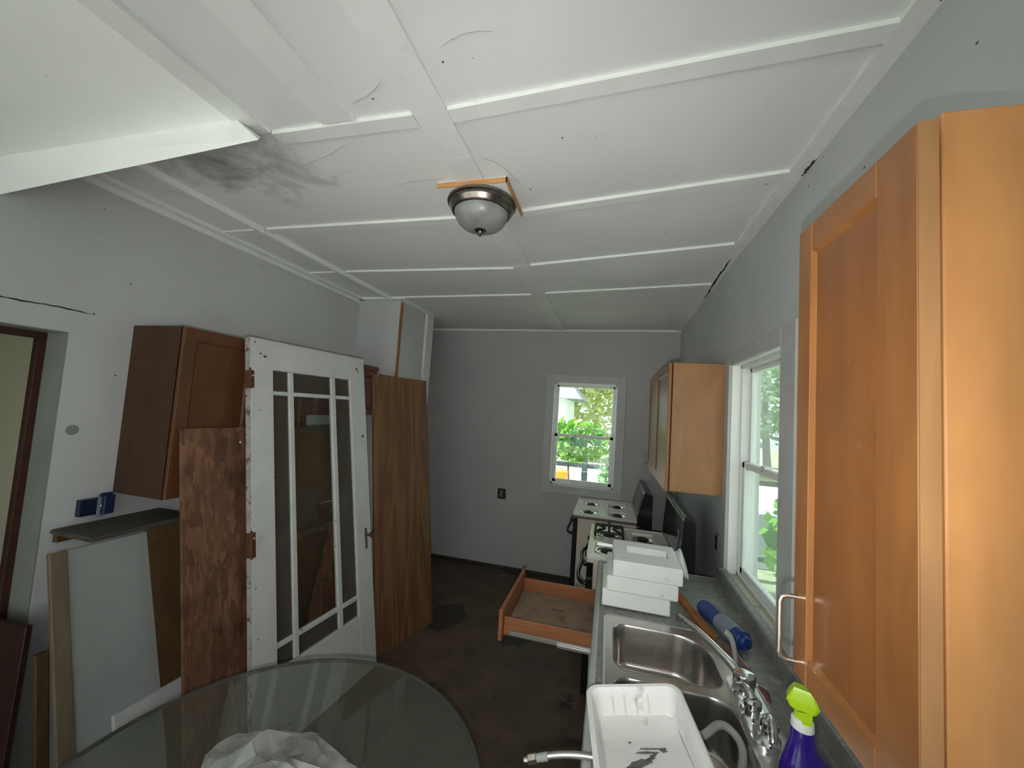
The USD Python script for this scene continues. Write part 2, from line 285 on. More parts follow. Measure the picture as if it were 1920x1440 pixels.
CHROME = metal("chrome", (0.80, 0.81, 0.82), 0.12)
STEEL = metal("sink_steel", (0.62, 0.61, 0.59), 0.3, (2, 40, 40))
BOWLM = metal("bowl_steel", (0.55, 0.52, 0.49), 0.26, (40, 40, 1))
NICKEL = metal("antique_nickel", (0.22, 0.19, 0.175), 0.26)
HANDLED = metal("handle_dark_nickel", (0.22, 0.19, 0.17), 0.35)
HANDLE = metal("handle_nickel", (0.68, 0.62, 0.58), 0.28)
BRAID = metal("braided_steel", (0.5, 0.5, 0.48), 0.4)
HOSEG = paint("grey_hose_plastic", s(150, 150, 146), 0.5, 0.1, 30.0)
FROST = mat("alabaster_glass", {"g": ("texture_coordinate", {}), "n": ("noise_texture", {"scale": 9.0, "detail": 5.0, "distortion": 1.5}), "r": ("rgb_ramp", {"ramp": [(0.3, s(120, 122, 120)), (0.7, s(146, 148, 144))]}),
    "p": ("principled_bsdf", {"roughness": 0.35, "subsurface_weight": 0.2})}, [("g.object", "n.vector"), ("n.fac", "r.fac"), ("r.color", "p.base_color")])
ENAMEL = paint("cream_enamel", (0.62, 0.60, 0.53), 0.2, 0.06, 8.0, 0.0, dirt=(0.34, 0.31, 0.25), dirt_scale=10.0, dirt_at=(0.6, 0.8))
SIDEEN = paint("stove_side_enamel", (0.52, 0.44, 0.38), 0.45, 0.06, 4.0, 0.0, dirt=(0.30, 0.22, 0.16), dirt_scale=5.0, dirt_at=(0.6, 0.8))
BLACK = plain("black_enamel", (0.006, 0.006, 0.007), 0.22)
BLACKM = plain("black_cast_iron", (0.010, 0.010, 0.010), 0.6)
DISPLAY = plain("dark_display_glass", (0.02, 0.025, 0.028), 0.12)
SILVER = metal("trim_silver", (0.7, 0.7, 0.7), 0.25)
DULLM = paint("dull_dark_trim", (0.10, 0.095, 0.08), 0.5, 0.3, 15.0)
LAMI = paint("grey_speckled_laminate", (0.20, 0.20, 0.185), 0.45, 0.25, 30.0, 0.1, dirt=(0.42, 0.42, 0.39), dirt_scale=11.0, dirt_at=(0.58, 0.7))
LEDGE = paint("counter_edge", (0.40, 0.41, 0.40), 0.5, 0.1, 10.0)
FOAM = paint("white_foam", (0.78, 0.78, 0.76), 0.8, 0.03, 10.0, 0.25, dirt=(0.52, 0.51, 0.47), dirt_scale=14.0, dirt_at=(0.64, 0.74))
TRAYM = paint("paint_crusted_tray", (0.78, 0.77, 0.75), 0.5, 0.05, 9.0, 0.3, dirt=(0.55, 0.54, 0.52), dirt_scale=10.0, dirt_at=(0.62, 0.70))
WHITEP = plain("white_plastic", (0.72, 0.73, 0.70), 0.4)
PURPLE = plain("purple_plastic", s(40, 16, 118), 0.18)
LIME = plain("lime_plastic", s(172, 206, 22), 0.3)
BLUEP = paint("blue_plastic", s(40, 56, 108), 0.45, 0.15, 30.0)
BLUECAP = plain("blue_cap", s(20, 52, 120), 0.35)
GREYL = paint("grey_label", s(116, 122, 134), 0.6, 0.1, 25.0)
NAVY = plain("navy_box_plastic", s(22, 34, 66), 0.5)
PINKW = plain("faded_red_plastic", s(110, 66, 60), 0.5)
BAG = mat("thin_plastic_bag", {"p": ("principled_bsdf", {"base_color": (0.62, 0.63, 0.6), "roughness": 0.35}), "t": ("transparent_bsdf", {"color": (0.8, 0.8, 0.76)}), "tr": ("translucent_bsdf", {"color": (0.5, 0.5, 0.46)}),
    "a": ("mix_closure", {"fac": 0.3}), "g": ("texture_coordinate", {}), "n": ("noise_texture", {"scale": 9.0, "detail": 3.0}), "mr": ("map_range", {"from_min": 0.4, "from_max": 0.6, "to_min": 0.12, "to_max": 0.62, "clamp": True}), "b": ("mix_closure", {})},
    [("p.BSDF", "a.closure1"), ("tr.BSDF", "a.closure2"), ("g.object", "n.vector"), ("n.fac", "mr.value"), ("mr.result", "b.fac"), ("a.closure", "b.closure1"), ("t.BSDF", "b.closure2")], surface="b.closure")
BROWNF = paint("brown_food", s(128, 84, 50), 0.7, 0.25, 30.0, 0.3)
def leafm(name, c, c2):
    return mat(name, {"o": ("geometry", {}), "r": ("rgb_ramp", {"ramp": [(0.0, c), (1.0, c2)]}), "p": ("principled_bsdf", {"roughness": 0.5}), "t": ("translucent_bsdf", {}), "x": ("mix_closure", {"fac": 0.45})},
        [("o.random_per_island", "r.fac"), ("r.color", "p.base_color"), ("r.color", "t.color"), ("p.BSDF", "x.closure1"), ("t.BSDF", "x.closure2")], surface="x.closure")
LEAF = leafm("bright_leaf", (0.16, 0.36, 0.04), (0.36, 0.58, 0.11))
LEAF2 = leafm("yellow_leaf", (0.46, 0.52, 0.20), (0.82, 0.76, 0.46))
LEAF3 = leafm("pale_leaf", (0.24, 0.40, 0.20), (0.42, 0.56, 0.34))
BARK = paint("bark", (0.12, 0.09, 0.07), 0.8, 0.2, 20.0)
GRASS = paint("outdoor_ground", (0.34, 0.38, 0.24), 0.9, 0.3, 1.5)
PAVE = paint("pale_paving", (0.56, 0.60, 0.72), 0.8, 0.05, 3.0)
RAILM = paint("grey_rail", (0.10, 0.13, 0.15), 0.6, 0.1, 6.0)
SIDING = paint("pale_siding", (0.70, 0.74, 0.70), 0.7, 0.03, 3.0)
ROOFM = paint("grey_roof", (0.22, 0.26, 0.30), 0.8, 0.1, 6.0)
YELLOW = plain("orange_yellow_plastic", s(240, 170, 40), 0.4)
# ---------------------------------------------------------------- the room's shell
fl = struct("floor", cat(B(-3.9, 0.86, -1.65, 4.6, -0.1, 0.0, 0)), FLOOR)
def wall(name, box, holes, m):
    b = mbox(*box)
    for h in holes: b = b - mbox(*h)
    return struct(name, b, m)
wl = wall("wall_left", (-2.50, -2.37, -1.65, 4.6, 0, 2.95), [(-2.7, -2.2, 0.25, 1.152, -0.1, 2.066), (-2.7, -2.2, -1.42, -0.08, 0.5, 2.4)], WALL)
wr = wall("wall_right", (0.70, 0.86, -1.65, 4.6, 0, 2.95), [(0.6, 1.0, 1.845, 2.575, 0.955, 2.20)], WALLR)
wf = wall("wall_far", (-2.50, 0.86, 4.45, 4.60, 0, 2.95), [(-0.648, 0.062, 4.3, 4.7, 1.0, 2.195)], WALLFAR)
wall("wall_back", (-2.50, 0.86, -1.65, -1.50, 0, 2.95), [(-2.25, 0.45, -1.9, -1.4, 0.15, 2.4)], WALL)
wall("wall_jog", (-2.37, -1.93, 3.12, 3.76, 0, 2.80), [], WALL)
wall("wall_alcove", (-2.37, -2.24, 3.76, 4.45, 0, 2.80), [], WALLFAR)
wall("wall_hall", (-3.90, -3.75, 0.0, 4.6, 0, 2.75), [], BEIGE)
wall("wall_hall_rear", (-3.75, -2.50, 2.6, 2.75, 0, 2.75), [(-3.6, -2.7, 2.5, 2.8, 0.9, 2.1)], BEIGE)
wall("wall_hall_front", (-3.75, -2.50, 0.0, 0.12, 0, 2.75), [], BEIGE)
struct("ceiling_hall", B(-3.9, -2.50, 0.0, 2.75, 2.45, 2.55, 0), BEIGE)

def crack(pts, w, to, parent, name="crack", m=None):
    """A thin irregular dark split standing 0.6 mm proud; TO maps (a, b, h) to the wall."""
    p = np.array(pts, float); n = 22; t = np.linspace(0, 1, len(p)); q = np.stack([np.interp(np.linspace(0, 1, n), t, p[:, k]) for k in (0, 1)], 1)
    d = np.gradient(q, axis=0); d /= np.linalg.norm(d, axis=1, keepdims=True); nn = np.c_[-d[:, 1], d[:, 0]]
    ww = w * (0.5 + 0.7 * rng.random(n)) * np.sin(np.linspace(0.12, np.pi - 0.12, n)) ** 0.4; q = q + nn * rng.normal(0, w * 0.18, (n, 1))
    loop = np.vstack([q + nn * ww[:, None] / 2, (q - nn * ww[:, None] / 2)[::-1]])
    lo = np.array([to(a, b, 0.0) for a, b in loop]); hi = np.array([to(a, b, 0.0008) for a, b in loop])
    k = len(loop) // 2; f = []
    for i in range(k - 1):
        a, b, c, d2 = i, i + 1, 2 * k - 2 - i, 2 * k - 1 - i; f += [[a, b, c], [a, c, d2]]
    m_ = 2 * k; f2 = [[x + m_ for x in t_] for t_ in f]
    sides = [q_ for i in range(m_) for q_ in ([i, (i + 1) % m_, (i + 1) % m_ + m_], [i, (i + 1) % m_ + m_, i + m_])]
    part(parent, name, (np.vstack([lo, hi]), np.array([t_[::-1] for t_ in f] + f2 + sides)), m or CRACK, smooth=False)
toL = lambda a, b, h: (-2.37 + h, a, b)
crack([(0.80, 2.168), (0.98, 2.166), (1.10, 2.170), (1.218, 2.166)], 0.007, toL, wl)
part(wl, "patch", cyl((-2.37, 1.206, 1.626), (-2.368, 1.206, 1.626), 0.023), PLASTER, "round unpainted plaster patch")

# ceiling: sheets between battens; the right half climbs a little to the right wall
def zc(x, y):
    dz = 0.058 if y < 2.4 else 0.058 + (0.010 - 0.058) * (y - 2.4) / 2.05
    return 2.81 + (max(x, -0.62) + 0.62) / 1.32 * dz
ceil = thing("ceiling", kind="structure")
part(ceil, "backing", B(-2.50, 0.86, -1.65, 4.6, 2.90, 3.0, 0), CEIL)
def sheet(x0, x1, y0, y1, m, z=None, sag=0.004):
    n = 7; g = 0.0025; zz = z or zc; xs, ys = np.linspace(x0 + g, x1 - g, n), np.linspace(y0 + g, y1 - g, n)
    X, Y = np.meshgrid(xs, ys, indexing="ij"); Z = np.array([[zz(x, y) for y in ys] for x in xs])
    Z = Z - sag * np.outer(np.sin(np.linspace(0, np.pi, n)), np.sin(np.linspace(0, np.pi, n)))
    v = np.vstack([np.c_[X.ravel(), Y.ravel(), Z.ravel()], np.c_[X.ravel(), Y.ravel(), Z.ravel() + 0.012]]); f = []; N = n * n
    for i in range(n - 1):
        for j in range(n - 1):
            a, b, c, d = i * n + j, (i + 1) * n + j, (i + 1) * n + j + 1, i * n + j + 1
            f += [[a, d, c], [a, c, b], [a + N, b + N, c + N], [a + N, c + N, d + N]]
    rim = [i * n for i in range(n)] + [(n - 1) * n + j for j in range(1, n)] + [i * n + n - 1 for i in range(n - 2, -1, -1)] + [j for j in range(n - 2, 0, -1)]
    for a, b in zip(rim, rim[1:] + rim[:1]): f += [[a, b, b + N], [a, b + N, a + N]]
    return part(ceil, "ceiling_panel", (v, np.array(f)), m, smooth=40)
sheet(-2.37, -0.62, 1.075, 1.76, CEIL_PATCH)
for y0, y1 in ((1.76, 2.46), (2.46, 3.08), (3.08, 4.45)): sheet(-2.37, -0.62, y0, y1, CEIL)
for x0, x1 in ((-1.30, -0.95), (-0.95, -0.62)): sheet(x0, x1, -1.50, 1.075, CEIL)
sheet(-2.37, -1.30, -1.50, 1.0, CEIL_LIT, lambda x, y: 2.806 + (x + 1.34) / 1.03 * 0.096 * (1 if x < -1.34 else 0))
for y0, y1 in ((-1.50, -0.1), (-0.1, 1.09), (1.09, 1.73), (1.73, 2.40), (2.40, 3.04), (3.04, 4.45)): sheet(-0.62, 0.70, y0, y1, CEIL)
def batten(pts, w, drop=0.014, name="batten", m=None, up_=0.012, n=1):
    """Front edge through PTS (x, y); width W measured to the left of the direction."""
    (xa, ya), (xb, yb) = pts; d = np.array([xb - xa, yb - ya]); d /= np.linalg.norm(d); nn = np.array([-d[1], d[0]]) * w; hs = []
    for (x, y) in ((xa, ya), (xb, yb), (xb + nn[0], yb + nn[1]), (xa + nn[0], ya + nn[1])):
        z = zc(x, y); hs += [(x, y, z - drop), (x, y, z + up_)]
    part(ceil, name, hull(hs), m or BATTEN)
# along the room
for y0, y1 in ((-1.50, 0.30), (0.302, 1.30), (1.302, 2.398), (2.402, 3.46), (3.462, 4.43)): batten([(-0.56, y0), (-0.56, y1)], 0.118, 0.013 if y1 < 4 else 0.008)
batten([(-0.895, -1.50), (-0.895, 1.058)], 0.125, 0.012)
batten([(-1.25, -1.50), (-1.25, 1.062)], 0.090, 0.012)
for y0, y1 in ((1.05, 1.728), (1.732, 2.42), (2.424, 3.085)): batten([(-2.0, y0), (-2.0, y1)], 0.026, 0.034)
batten([(-2.352, 1.0), (-2.352, 3.12)], 0.016, 0.05)
batten([(-2.31, 1.0), (-2.31, 3.12)], 0.040, 0.022)
batten([(0.70, -1.50), (0.70, 1.30)], 0.062, 0.016); batten([(0.70, 1.302), (0.70, 2.44)], 0.062, 0.014); batten([(0.70, 2.45), (0.70, 4.45)], 0.04, 0.010)
# across the room
batten([(-1.25, 1.066), (-0.68, 1.072)], 0.055)
batten([(-1.985, 1.728), (-0.68, 1.748)], 0.055)
batten([(-1.985, 2.414), (-0.68, 2.450)], 0.055)
batten([(-1.98, 3.070), (-0.66, 3.038)], 0.055)
batten([(-2.35, 1.735), (-2.02, 1.735)], 0.05, 0.008); batten([(-2.35, 2.42), (-2.02, 2.42)], 0.05, 0.010); batten([(-2.35, 3.075), (-1.86, 3.075)], 0.04, 0.022)
batten([(-0.558, 1.076), (0.638, 1.070)], 0.055)
batten([(-0.465, 1.738), (0.638, 1.668)], 0.050, 0.015)
batten([(-0.558, 2.412), (0.63, 2.330)], 0.050, 0.015)
batten([(-0.558, 3.014), (0.66, 2.985)], 0.050, 0.014)
batten([(-0.56, -0.12), (0.638, -0.12)], 0.055)
batten([(-2.24, 4.428), (0.70, 4.428)], 0.022, 0.022)
batten([(-1.93, 3.13), (-1.93, 3.76)], -0.03, 0.022)
toC = lambda a, b, h: (a, b, zc(a, b) - 0.0065 - h)
toW = lambda a, b, h: (a, b, zc(a, b) - 0.0008 - h)
for pts, w in (([(-0.86, 1.0), (-0.80, 0.985), (-0.74, 0.96), (-0.70, 0.93)], 0.004), ([(-0.53, 1.33), (-0.49, 1.36), (-0.45, 1.43), (-0.42, 1.52)], 0.004), ([(-0.96, 1.45), (-0.85, 1.425), (-0.73, 1.432)], 0.003),
    ([(-0.49, 0.88), (-0.42, 0.86), (-0.34, 0.87)], 0.003), ([(-1.3, 1.25), (-1.15, 1.22), (-1.02, 1.17)], 0.003)):
    crack(smooth_path([(*p, 0) for p in pts], 12)[:, :2], w * 0.7, toC, ceil, "hairline", HAIR)
crack([(0.668, 2.55), (0.672, 2.9), (0.69, 3.3)], 0.014, lambda a, b, h: (a, b, zc(a, b) - 0.0112 - h), ceil, "gap")
crack([(0.696, 1.60), (0.696, 1.70)], 0.012, lambda a, b, h: (a, b, zc(a, b) - 0.0165 - h), ceil, "gap")
crack([(0.69, 0.955), (0.69, 1.03)], 0.010, lambda a, b, h: (a, b, zc(a, b) - 0.0165 - h), ceil, "gap")

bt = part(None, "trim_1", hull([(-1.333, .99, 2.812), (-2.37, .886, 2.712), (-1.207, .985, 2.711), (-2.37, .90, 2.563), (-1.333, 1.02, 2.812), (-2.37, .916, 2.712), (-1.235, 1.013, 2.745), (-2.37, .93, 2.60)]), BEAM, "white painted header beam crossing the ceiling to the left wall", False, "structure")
# two pencil marks on the beam
for (u0, u1, t) in ((0.30, 0.345, 0.52), (0.262, 0.30, 0.66), (0.30, 0.318, 0.66)):
    P = lambda u, t: np.array([-1.30, .9865, 2.81]) * (1 - u) + np.array([-2.37, .886, 2.71]) * u + np.array([0, 0, -0.1 * t - 0.02])
    a, b = P(u0, t), P(u1, t); part(bt, "pencil_mark", tube([a + (0, -0.0008, 0), b + (0, -0.0008, 0)], 0.0012, 5), CRACK)
tr = part(None, "trim_2", B(-1.932, -1.912, 3.125, 3.145, 2.0, 2.765), STRIPW, "thin raw brown wood strip nailed to the wall corner", 30, "structure")
part(None, "trim_3", B(-1.932, -1.905, 3.615, 3.765, 0.0, 2.785), TRIM, "white board trimming the end of the wall jog", 30, "structure")
struct("foot_shade_far", B(-2.24, 0.70, 4.425, 4.452, 0.0, 0.028), BASE_DARK)  # added dark strip standing in for floor shadow and dirt at the wall foot

part(wl, "reveal", B(-2.50, -2.372, 1.1455, 1.1525, 0, 2.062, 0), PLASTER, "bare grey plaster reveal"); part(wl, "reveal", B(-2.50, -2.372, 0.25, 1.1455, 2.060, 2.0665, 0), PLASTER, "bare grey plaster reveal")
for k, pts in enumerate((((-1.50, 3.30), (-1.40, 3.45), (-1.27, 3.48), (-1.16, 3.34), (-1.17, 3.22), (-1.30, 3.04), (-1.40, 3.10)), ((-0.80, 3.22), (-0.66, 3.30), (-0.55, 3.34), (-0.52, 3.22), (-0.62, 3.10), (-0.74, 3.07)))):
    p = smooth_path([(*q_, 0) for q_ in pts + pts[:1]], 40)[:-1]; p[:, :2] += rng.normal(0, 0.012, (39, 2)); part(fl, "stain", loft([p + (0, 0, 0.0002), p + (0, 0, 0.0010)], False, True), STAIN, "dark damp stain", smooth=False)
# doorway to the next room
d1 = thing("door_1", "open doorway with unpainted red-brown frame in the left wall", None, (-2.5, 0.7, 0), kind="structure")
part(d1, "jamb", B(-2.535, -2.50, 1.118, 1.156, 0, 2.07), JAMB); part(d1, "jamb", B(-2.535, -2.50, 0.24, 0.278, 0, 2.07), JAMB); part(d1, "head_jamb", B(-2.535, -2.498, 0.278, 1.118, 2.030, 2.075), JAMB)

# ---------------------------------------------------------------- windows
def window(name, label, to, a0, a1, z0, z1, zm, cas, glass, near=None, stool=(0.06, 0.05), sm=VINYL, cm=CASING, silm=CASING, trim=True):
    """TO maps (along the wall, outward depth, z) to the room."""
    def tb(A0, A1, D0, D1, Z0, Z1, r=0.003):
        p, q = to(A0, D0, Z0), to(A1, D1, Z1); return B(p[0], q[0], p[1], q[1], p[2], q[2], r)
    w = thing(name, label, None, to((a0 + a1) / 2, 0, z0), kind="structure")
    if trim:
        part(w, "casing", tb(a0 - cas[0], a0, -0.016, 0.002, z0, z1 + cas[2]), cm); part(w, "casing", tb(a1, a1 + cas[1], -0.016, 0.002, z0, z1 + cas[2]), cm)
        part(w, "head_casing", tb(a0, a1, -0.016, 0.002, z1, z1 + cas[2]), cm)
        part(w, "stool", tb(a0 - cas[0] - stool[1], a1 + cas[1] + stool[1], -stool[0], 0.01, z0 - 0.022, z0 + 0.006), silm); part(w, "stool", tb(a0, a1, 0.01, 0.15, z0 - 0.02, z0 + 0.006), silm)
        part(w, "apron", tb(a0 - cas[0], a1 + cas[1], -0.014, 0.002, z0 - 0.09, z0 - 0.022), cm)
    for l_ in ((a0, a0 + .004, 0.002, 0.05, z0 + .006, z1), (a1 - .004, a1, 0.002, 0.05, z0 + .006, z1), (a0 + .004, a1 - .004, 0.002, 0.05, z1 - .004, z1)): part(w, "jamb_liner", tb(*l_, 0.0), LINER)
    f = 0.022
    part(w, "window_frame", cat(tb(a0, a0 + f, 0.05, 0.13, z0 + .006, z1), tb(a1 - f, a1, 0.05, 0.13, z0 + .006, z1), tb(a0, a1, 0.05, 0.13, z1 - f, z1), tb(a0, a1, 0.05, 0.13, z0 + .006, z0 + .006 + f)), sm)
    for nm, zl, zh, dd, k in (("upper_sash", zm - 0.02, z1 - f, 0.095, 0.024), ("lower_sash", z0 + 0.006 + f, zm + 0.018, 0.062, 0.036)):
        sh = part(w, nm, cat(tb(a0 + f, a0 + f + k, dd, dd + 0.03, zl, zh), tb(a1 - f - k, a1 - f, dd, dd + 0.03, zl, zh), tb(a0 + f, a1 - f, dd, dd + 0.03, zh - k, zh), tb(a0 + f, a1 - f, dd, dd + 0.03, zl, zl + k)), sm)
        part(sh, "pane", tb(a0 + f + k - .004, a1 - f - k + .004, dd + 0.013, dd + 0.017, zl + k - .004, zh - k + .004, 0), glass)
    part(w, "sash_lock", tb((a0 + a1) / 2 - 0.03, (a0 + a1) / 2 + 0.03, 0.05, 0.085, zm + 0.018, zm + 0.032), sm)
    return w, tb
w2, tb2 = window("window_1", "small white double-hung window in the far wall", lambda a, d, z: (a, 4.45 + d, z), -0.648, 0.062, 1.018, 2.195, 1.585, (0.095, 0.094, 0.09), GLASS, stool=(0.02, 0.0))
w1, tb1 = window("window_2", "white double-hung window over the counter in the right wall", lambda a, d, z: (0.70 + d, a, z), 1.845, 2.575, 0.968, 2.20, 1.612, (0.14, 0.075, 0.075), DUSTY, silm=SILL, cm=CASING, stool=(0.022, 0.01))
window("window_4", "double-hung window in the left wall behind the viewer", lambda a, d, z: (-2.37 - d, a, z), -1.42, -0.08, 0.5, 2.4, 1.5, (0.07, 0.09, 0.09), GLASS)
window("window_3", "wide double-hung window in the wall behind the viewer", lambda a, d, z: (a, -1.50 - d, z), -2.25, 0.45, 0.15, 2.40, 1.3, (0.09, 0.09, 0.09), GLASS)
for a, d, z in ((2.573, 0.025, 2.14), (2.573, 0.03, 1.98), (2.573, 0.035, 1.74), (2.573, 0.045, 1.5)): part(w1, "grime_spot", cyl(((0.70 + d), a + 0.003, z), (0.70 + d, a, z), 0.005, sides=10), CRACK)

# ---------------------------------------------------------------- ceiling lamp
L = thing("ceiling_lamp", "flush dome ceiling lamp with dark nickel rim on a raw wood square", "ceiling lamp", (-0.612, 1.585, 2.62))
part(L, "mounting_board", B(-0.77, -0.462, 1.455, 1.735, 2.7775, 2.808, 0.002), BATTEN)
part(L, "board_edge", cat(B(-0.771, -0.4555, 1.449, 1.4555, 2.777, 2.800, 0.001), B(-0.4625, -0.4555, 1.449, 1.735, 2.777, 2.800, 0.001)), RAWW, "raw orange wood edge of the board")
lc = (-0.608, 1.583, 2.772)
part(L, "ring", lathe([(0.10, 0.0), (0.150, -0.001), (0.156, -0.006), (0.155, -0.014), (0.147, -0.020), (0.1475, -0.026), (0.143, -0.030), (0.137, -0.045), (0.130, -0.052), (0.124, -0.0535), (0.121, -0.049), (0.10, -0.03)], lc, seg=64), NICKEL)
part(L, "glass_shade", lathe([(0.122, -0.045), (0.1215, -0.054), (0.117, -0.072), (0.106, -0.092), (0.088, -0.109), (0.062, -0.121), (0.03, -0.127), (0.0005, -0.128)], lc, seg=64), FROST, "frosted alabaster glass bowl")
part(L, "finial", lathe([(0.0005, -0.125), (0.026, -0.1265), (0.027, -0.130), (0.018, -0.133), (0.008, -0.135), (0.0055, -0.140), (0.0085, -0.146), (0.0085, -0.150), (0.005, -0.1545), (0.0005, -0.156)], lc, seg=28), NICKEL)

# ---------------------------------------------------------------- cabinets
def shaker(parent, to, a0, a1, z0, z1, t, fr, m, pm, rail=None, name="door", rec=0.007, label=None):
    """A frame-and-panel door. TO(a, d, z): d = 0 the front, growing into the cabinet. FR: stile at a0, stile at a1, bottom rail, top rail."""
    def tb(A0, A1, D0, D1, Z0, Z1, r=0.002):
        p, q = to(A0, D0, Z0), to(A1, D1, Z1); return B(p[0], q[0], p[1], q[1], p[2], q[2], r)
    d = numbered(parent, name); UsdGeom.Xform.Define(stage, d); base_of[d] = base_of[parent]
    part(d, "stile", tb(a0, a0 + fr[0], 0, t, z0, z1), m); part(d, "stile", tb(a1 - fr[1], a1, 0, t, z0, z1), m)
    part(d, "rail", tb(a0 + fr[0], a1 - fr[1], 0.0003, t, z0, z0 + fr[2]), rail or m); part(d, "rail", tb(a0 + fr[0], a1 - fr[1], 0.0003, t, z1 - fr[3], z1), rail or m)
    part(d, "panel", tb(a0 + fr[0] - .004, a1 - fr[1] + .004, rec, t - 0.003, z0 + fr[2] - .004, z1 - fr[3] + .004, 0.001), pm)
    # sloped sticking round the panel
    b = 0.008; fr_ = []
    A0, A1, Z0, Z1 = a0 + fr[0], a1 - fr[1], z0 + fr[2], z1 - fr[3]
    for (p, q, pi, qi) in (((A0, Z0), (A0, Z1), (A0 + b, Z0 + b), (A0 + b, Z1 - b)), ((A1, Z0), (A1, Z1), (A1 - b, Z0 + b), (A1 - b, Z1 - b)), ((A0, Z0), (A1, Z0), (A0 + b, Z0 + b), (A1 - b, Z0 + b)), ((A0, Z1), (A1, Z1), (A0 + b, Z1 - b), (A1 - b, Z1 - b))):
        fr_.append(hull([to(p[0], 0.001, p[1]), to(q[0], 0.001, q[1]), to(pi[0], rec, pi[1]), to(qi[0], rec, qi[1]), to(p[0], rec + .002, p[1]), to(q[0], rec + .002, q[1])]))
    for q_ in fr_: part(d, "sticking", q_, m, smooth=False)
    return d
def pull(door, to, a, zl, zh, out=0.030, r=0.0045, m=None):
    pts = [(a, 0.0, zl)] + [(a, -out + 0.010 * (1 - math.sin(t)), zl + 0.010 * (1 - math.cos(t))) for t in np.linspace(0, math.pi / 2, 6)]
    pts = [(a, 0.001, zl), (a, -out + 0.012, zl), (a, -out + 0.0035, zl + 0.0035), (a, -out, zl + 0.012), (a, -out, zh - 0.012), (a, -out + 0.0035, zh - 0.0035), (a, -out + 0.012, zh), (a, 0.001, zh)]
    P = np.array([to(*q) for q in pts]); fine = np.vstack([np.linspace(P[i], P[i + 1], 4)[:-1] for i in range(len(P) - 1)] + [P[-1:]])
    part(door, "handle", tube(fine, r, 14), m or HANDLE, "brushed nickel bar handle")
# right wall, near: fills the right edge of the view
c = thing("wall_cabinet", "orange-brown shaker wall cabinet at the right edge of the view, nearest the viewer", "cabinet", (0.54, 0.74, 1.375))
toR = lambda a, d, z: (0.36 + d, a, z)
part(c, "side_panel", B(0.396, 0.698, 0.588, 0.606, 1.368, 2.268, 0.002), SIDEW); part(c, "side_panel", B(0.396, 0.698, 0.875, 0.893, 1.368, 2.262, 0.002), SIDEW)
part(c, "bottom_panel", B(0.396, 0.698, 0.606, 0.875, 1.372, 1.388), ORANGEX); part(c, "top_panel", B(0.396, 0.698, 0.606, 0.875, 2.240, 2.256), ORANGEX); part(c, "back_panel", B(0.690, 0.699, 0.606, 0.875, 1.388, 2.24), ORANGE)
part(c, "face_frame", cat(B(0.386, 0.396, 0.607, 0.63, 1.37, 2.262), B(0.386, 0.396, 0.855, 0.893, 1.37, 2.262), B(0.386, 0.396, 0.63, 0.855, 1.37, 1.41), B(0.386, 0.396, 0.63, 0.855, 2.22, 2.262)), DARKW)
dr = shaker(c, toR, 0.573, 0.888, 1.386, 2.248, 0.022, (0.078, 0.050, 0.046, 0.056), ORANGE, ORANGE2, ORANGEX)
part(dr, "door_edge", B(0.3605, 0.3815, 0.572, 0.5735, 1.387, 2.247, 0), EDGEW, "pale door edge")
pull(dr, toR, 0.871, 1.412, 1.529)
# right wall, far end: above the stoves
c = thing("wall_cabinet", "two-door orange-brown wall cabinet hanging above the two stoves", "cabinet", (0.54, 3.25, 1.395))
toR2 = lambda a, d, z: (0.352 + d, a, z)
part(c, "side_panel", B(0.376, 0.698, 2.655, 2.672, 1.395, 2.218, 0.002), SIDEM); part(c, "side_panel", B(0.376, 0.698, 3.84, 3.857, 1.395, 2.218), SIDEM)
part(c, "bottom_panel", B(0.376, 0.698, 2.672, 3.84, 1.40, 1.416), ORANGEX); part(c, "top_panel", B(0.376, 0.698, 2.672, 3.84, 2.195, 2.211), ORANGEX); part(c, "back_panel", B(0.69, 0.699, 2.672, 3.84, 1.416, 2.195), ORANGE)
part(c, "face_frame", cat(B(0.374, 0.384, 2.655, 2.70, 1.395, 2.218), B(0.374, 0.384, 3.22, 3.29, 1.395, 2.218), B(0.374, 0.384, 3.81, 3.857, 1.395, 2.218), B(0.374, 0.384, 2.70, 3.81, 1.395, 1.435), B(0.374, 0.384, 2.70, 3.81, 2.18, 2.218)), DARKW)
d_a = shaker(c, toR2, 2.648, 3.252, 1.392, 2.214, 0.02, (0.06, 0.06, 0.06, 0.06), ORANGE, ORANGE2, ORANGEX)
d_b = shaker(c, toR2, 3.258, 3.862, 1.392, 2.214, 0.02, (0.06, 0.06, 0.06, 0.06), ORANGE, ORANGE2, ORANGEX)
pull(d_b, toR2, 3.80, 1.43, 1.52, 0.026, 0.005, HANDLED)
# left wall
c = thing("wall_cabinet", "dark orange-brown wall cabinet high on the left wall behind the strand board", "cabinet", (-2.2, 1.8, 1.315))
toL2 = lambda a, d, z: (-2.008 - d, a, z)
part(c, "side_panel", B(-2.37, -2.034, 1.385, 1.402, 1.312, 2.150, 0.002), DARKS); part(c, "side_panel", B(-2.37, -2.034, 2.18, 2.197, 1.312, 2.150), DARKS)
part(c, "bottom_panel", B(-2.37, -2.034, 1.402, 2.18, 1.322, 1.338), DARKW); part(c, "top_panel", B(-2.37, -2.034, 1.402, 2.18, 2.132, 2.148), DARKW); part(c, "back_panel", B(-2.369, -2.36, 1.402, 2.18, 1.338, 2.132), DARKW)
part(c, "face_frame", cat(B(-2.046, -2.034, 1.385, 1.43, 1.312, 2.15), B(-2.046, -2.034, 2.15, 2.197, 1.312, 2.15), B(-2.046, -2.034, 1.43, 2.15, 1.312, 1.35), B(-2.046, -2.034, 1.43, 2.15, 2.11, 2.15)), DARKW)
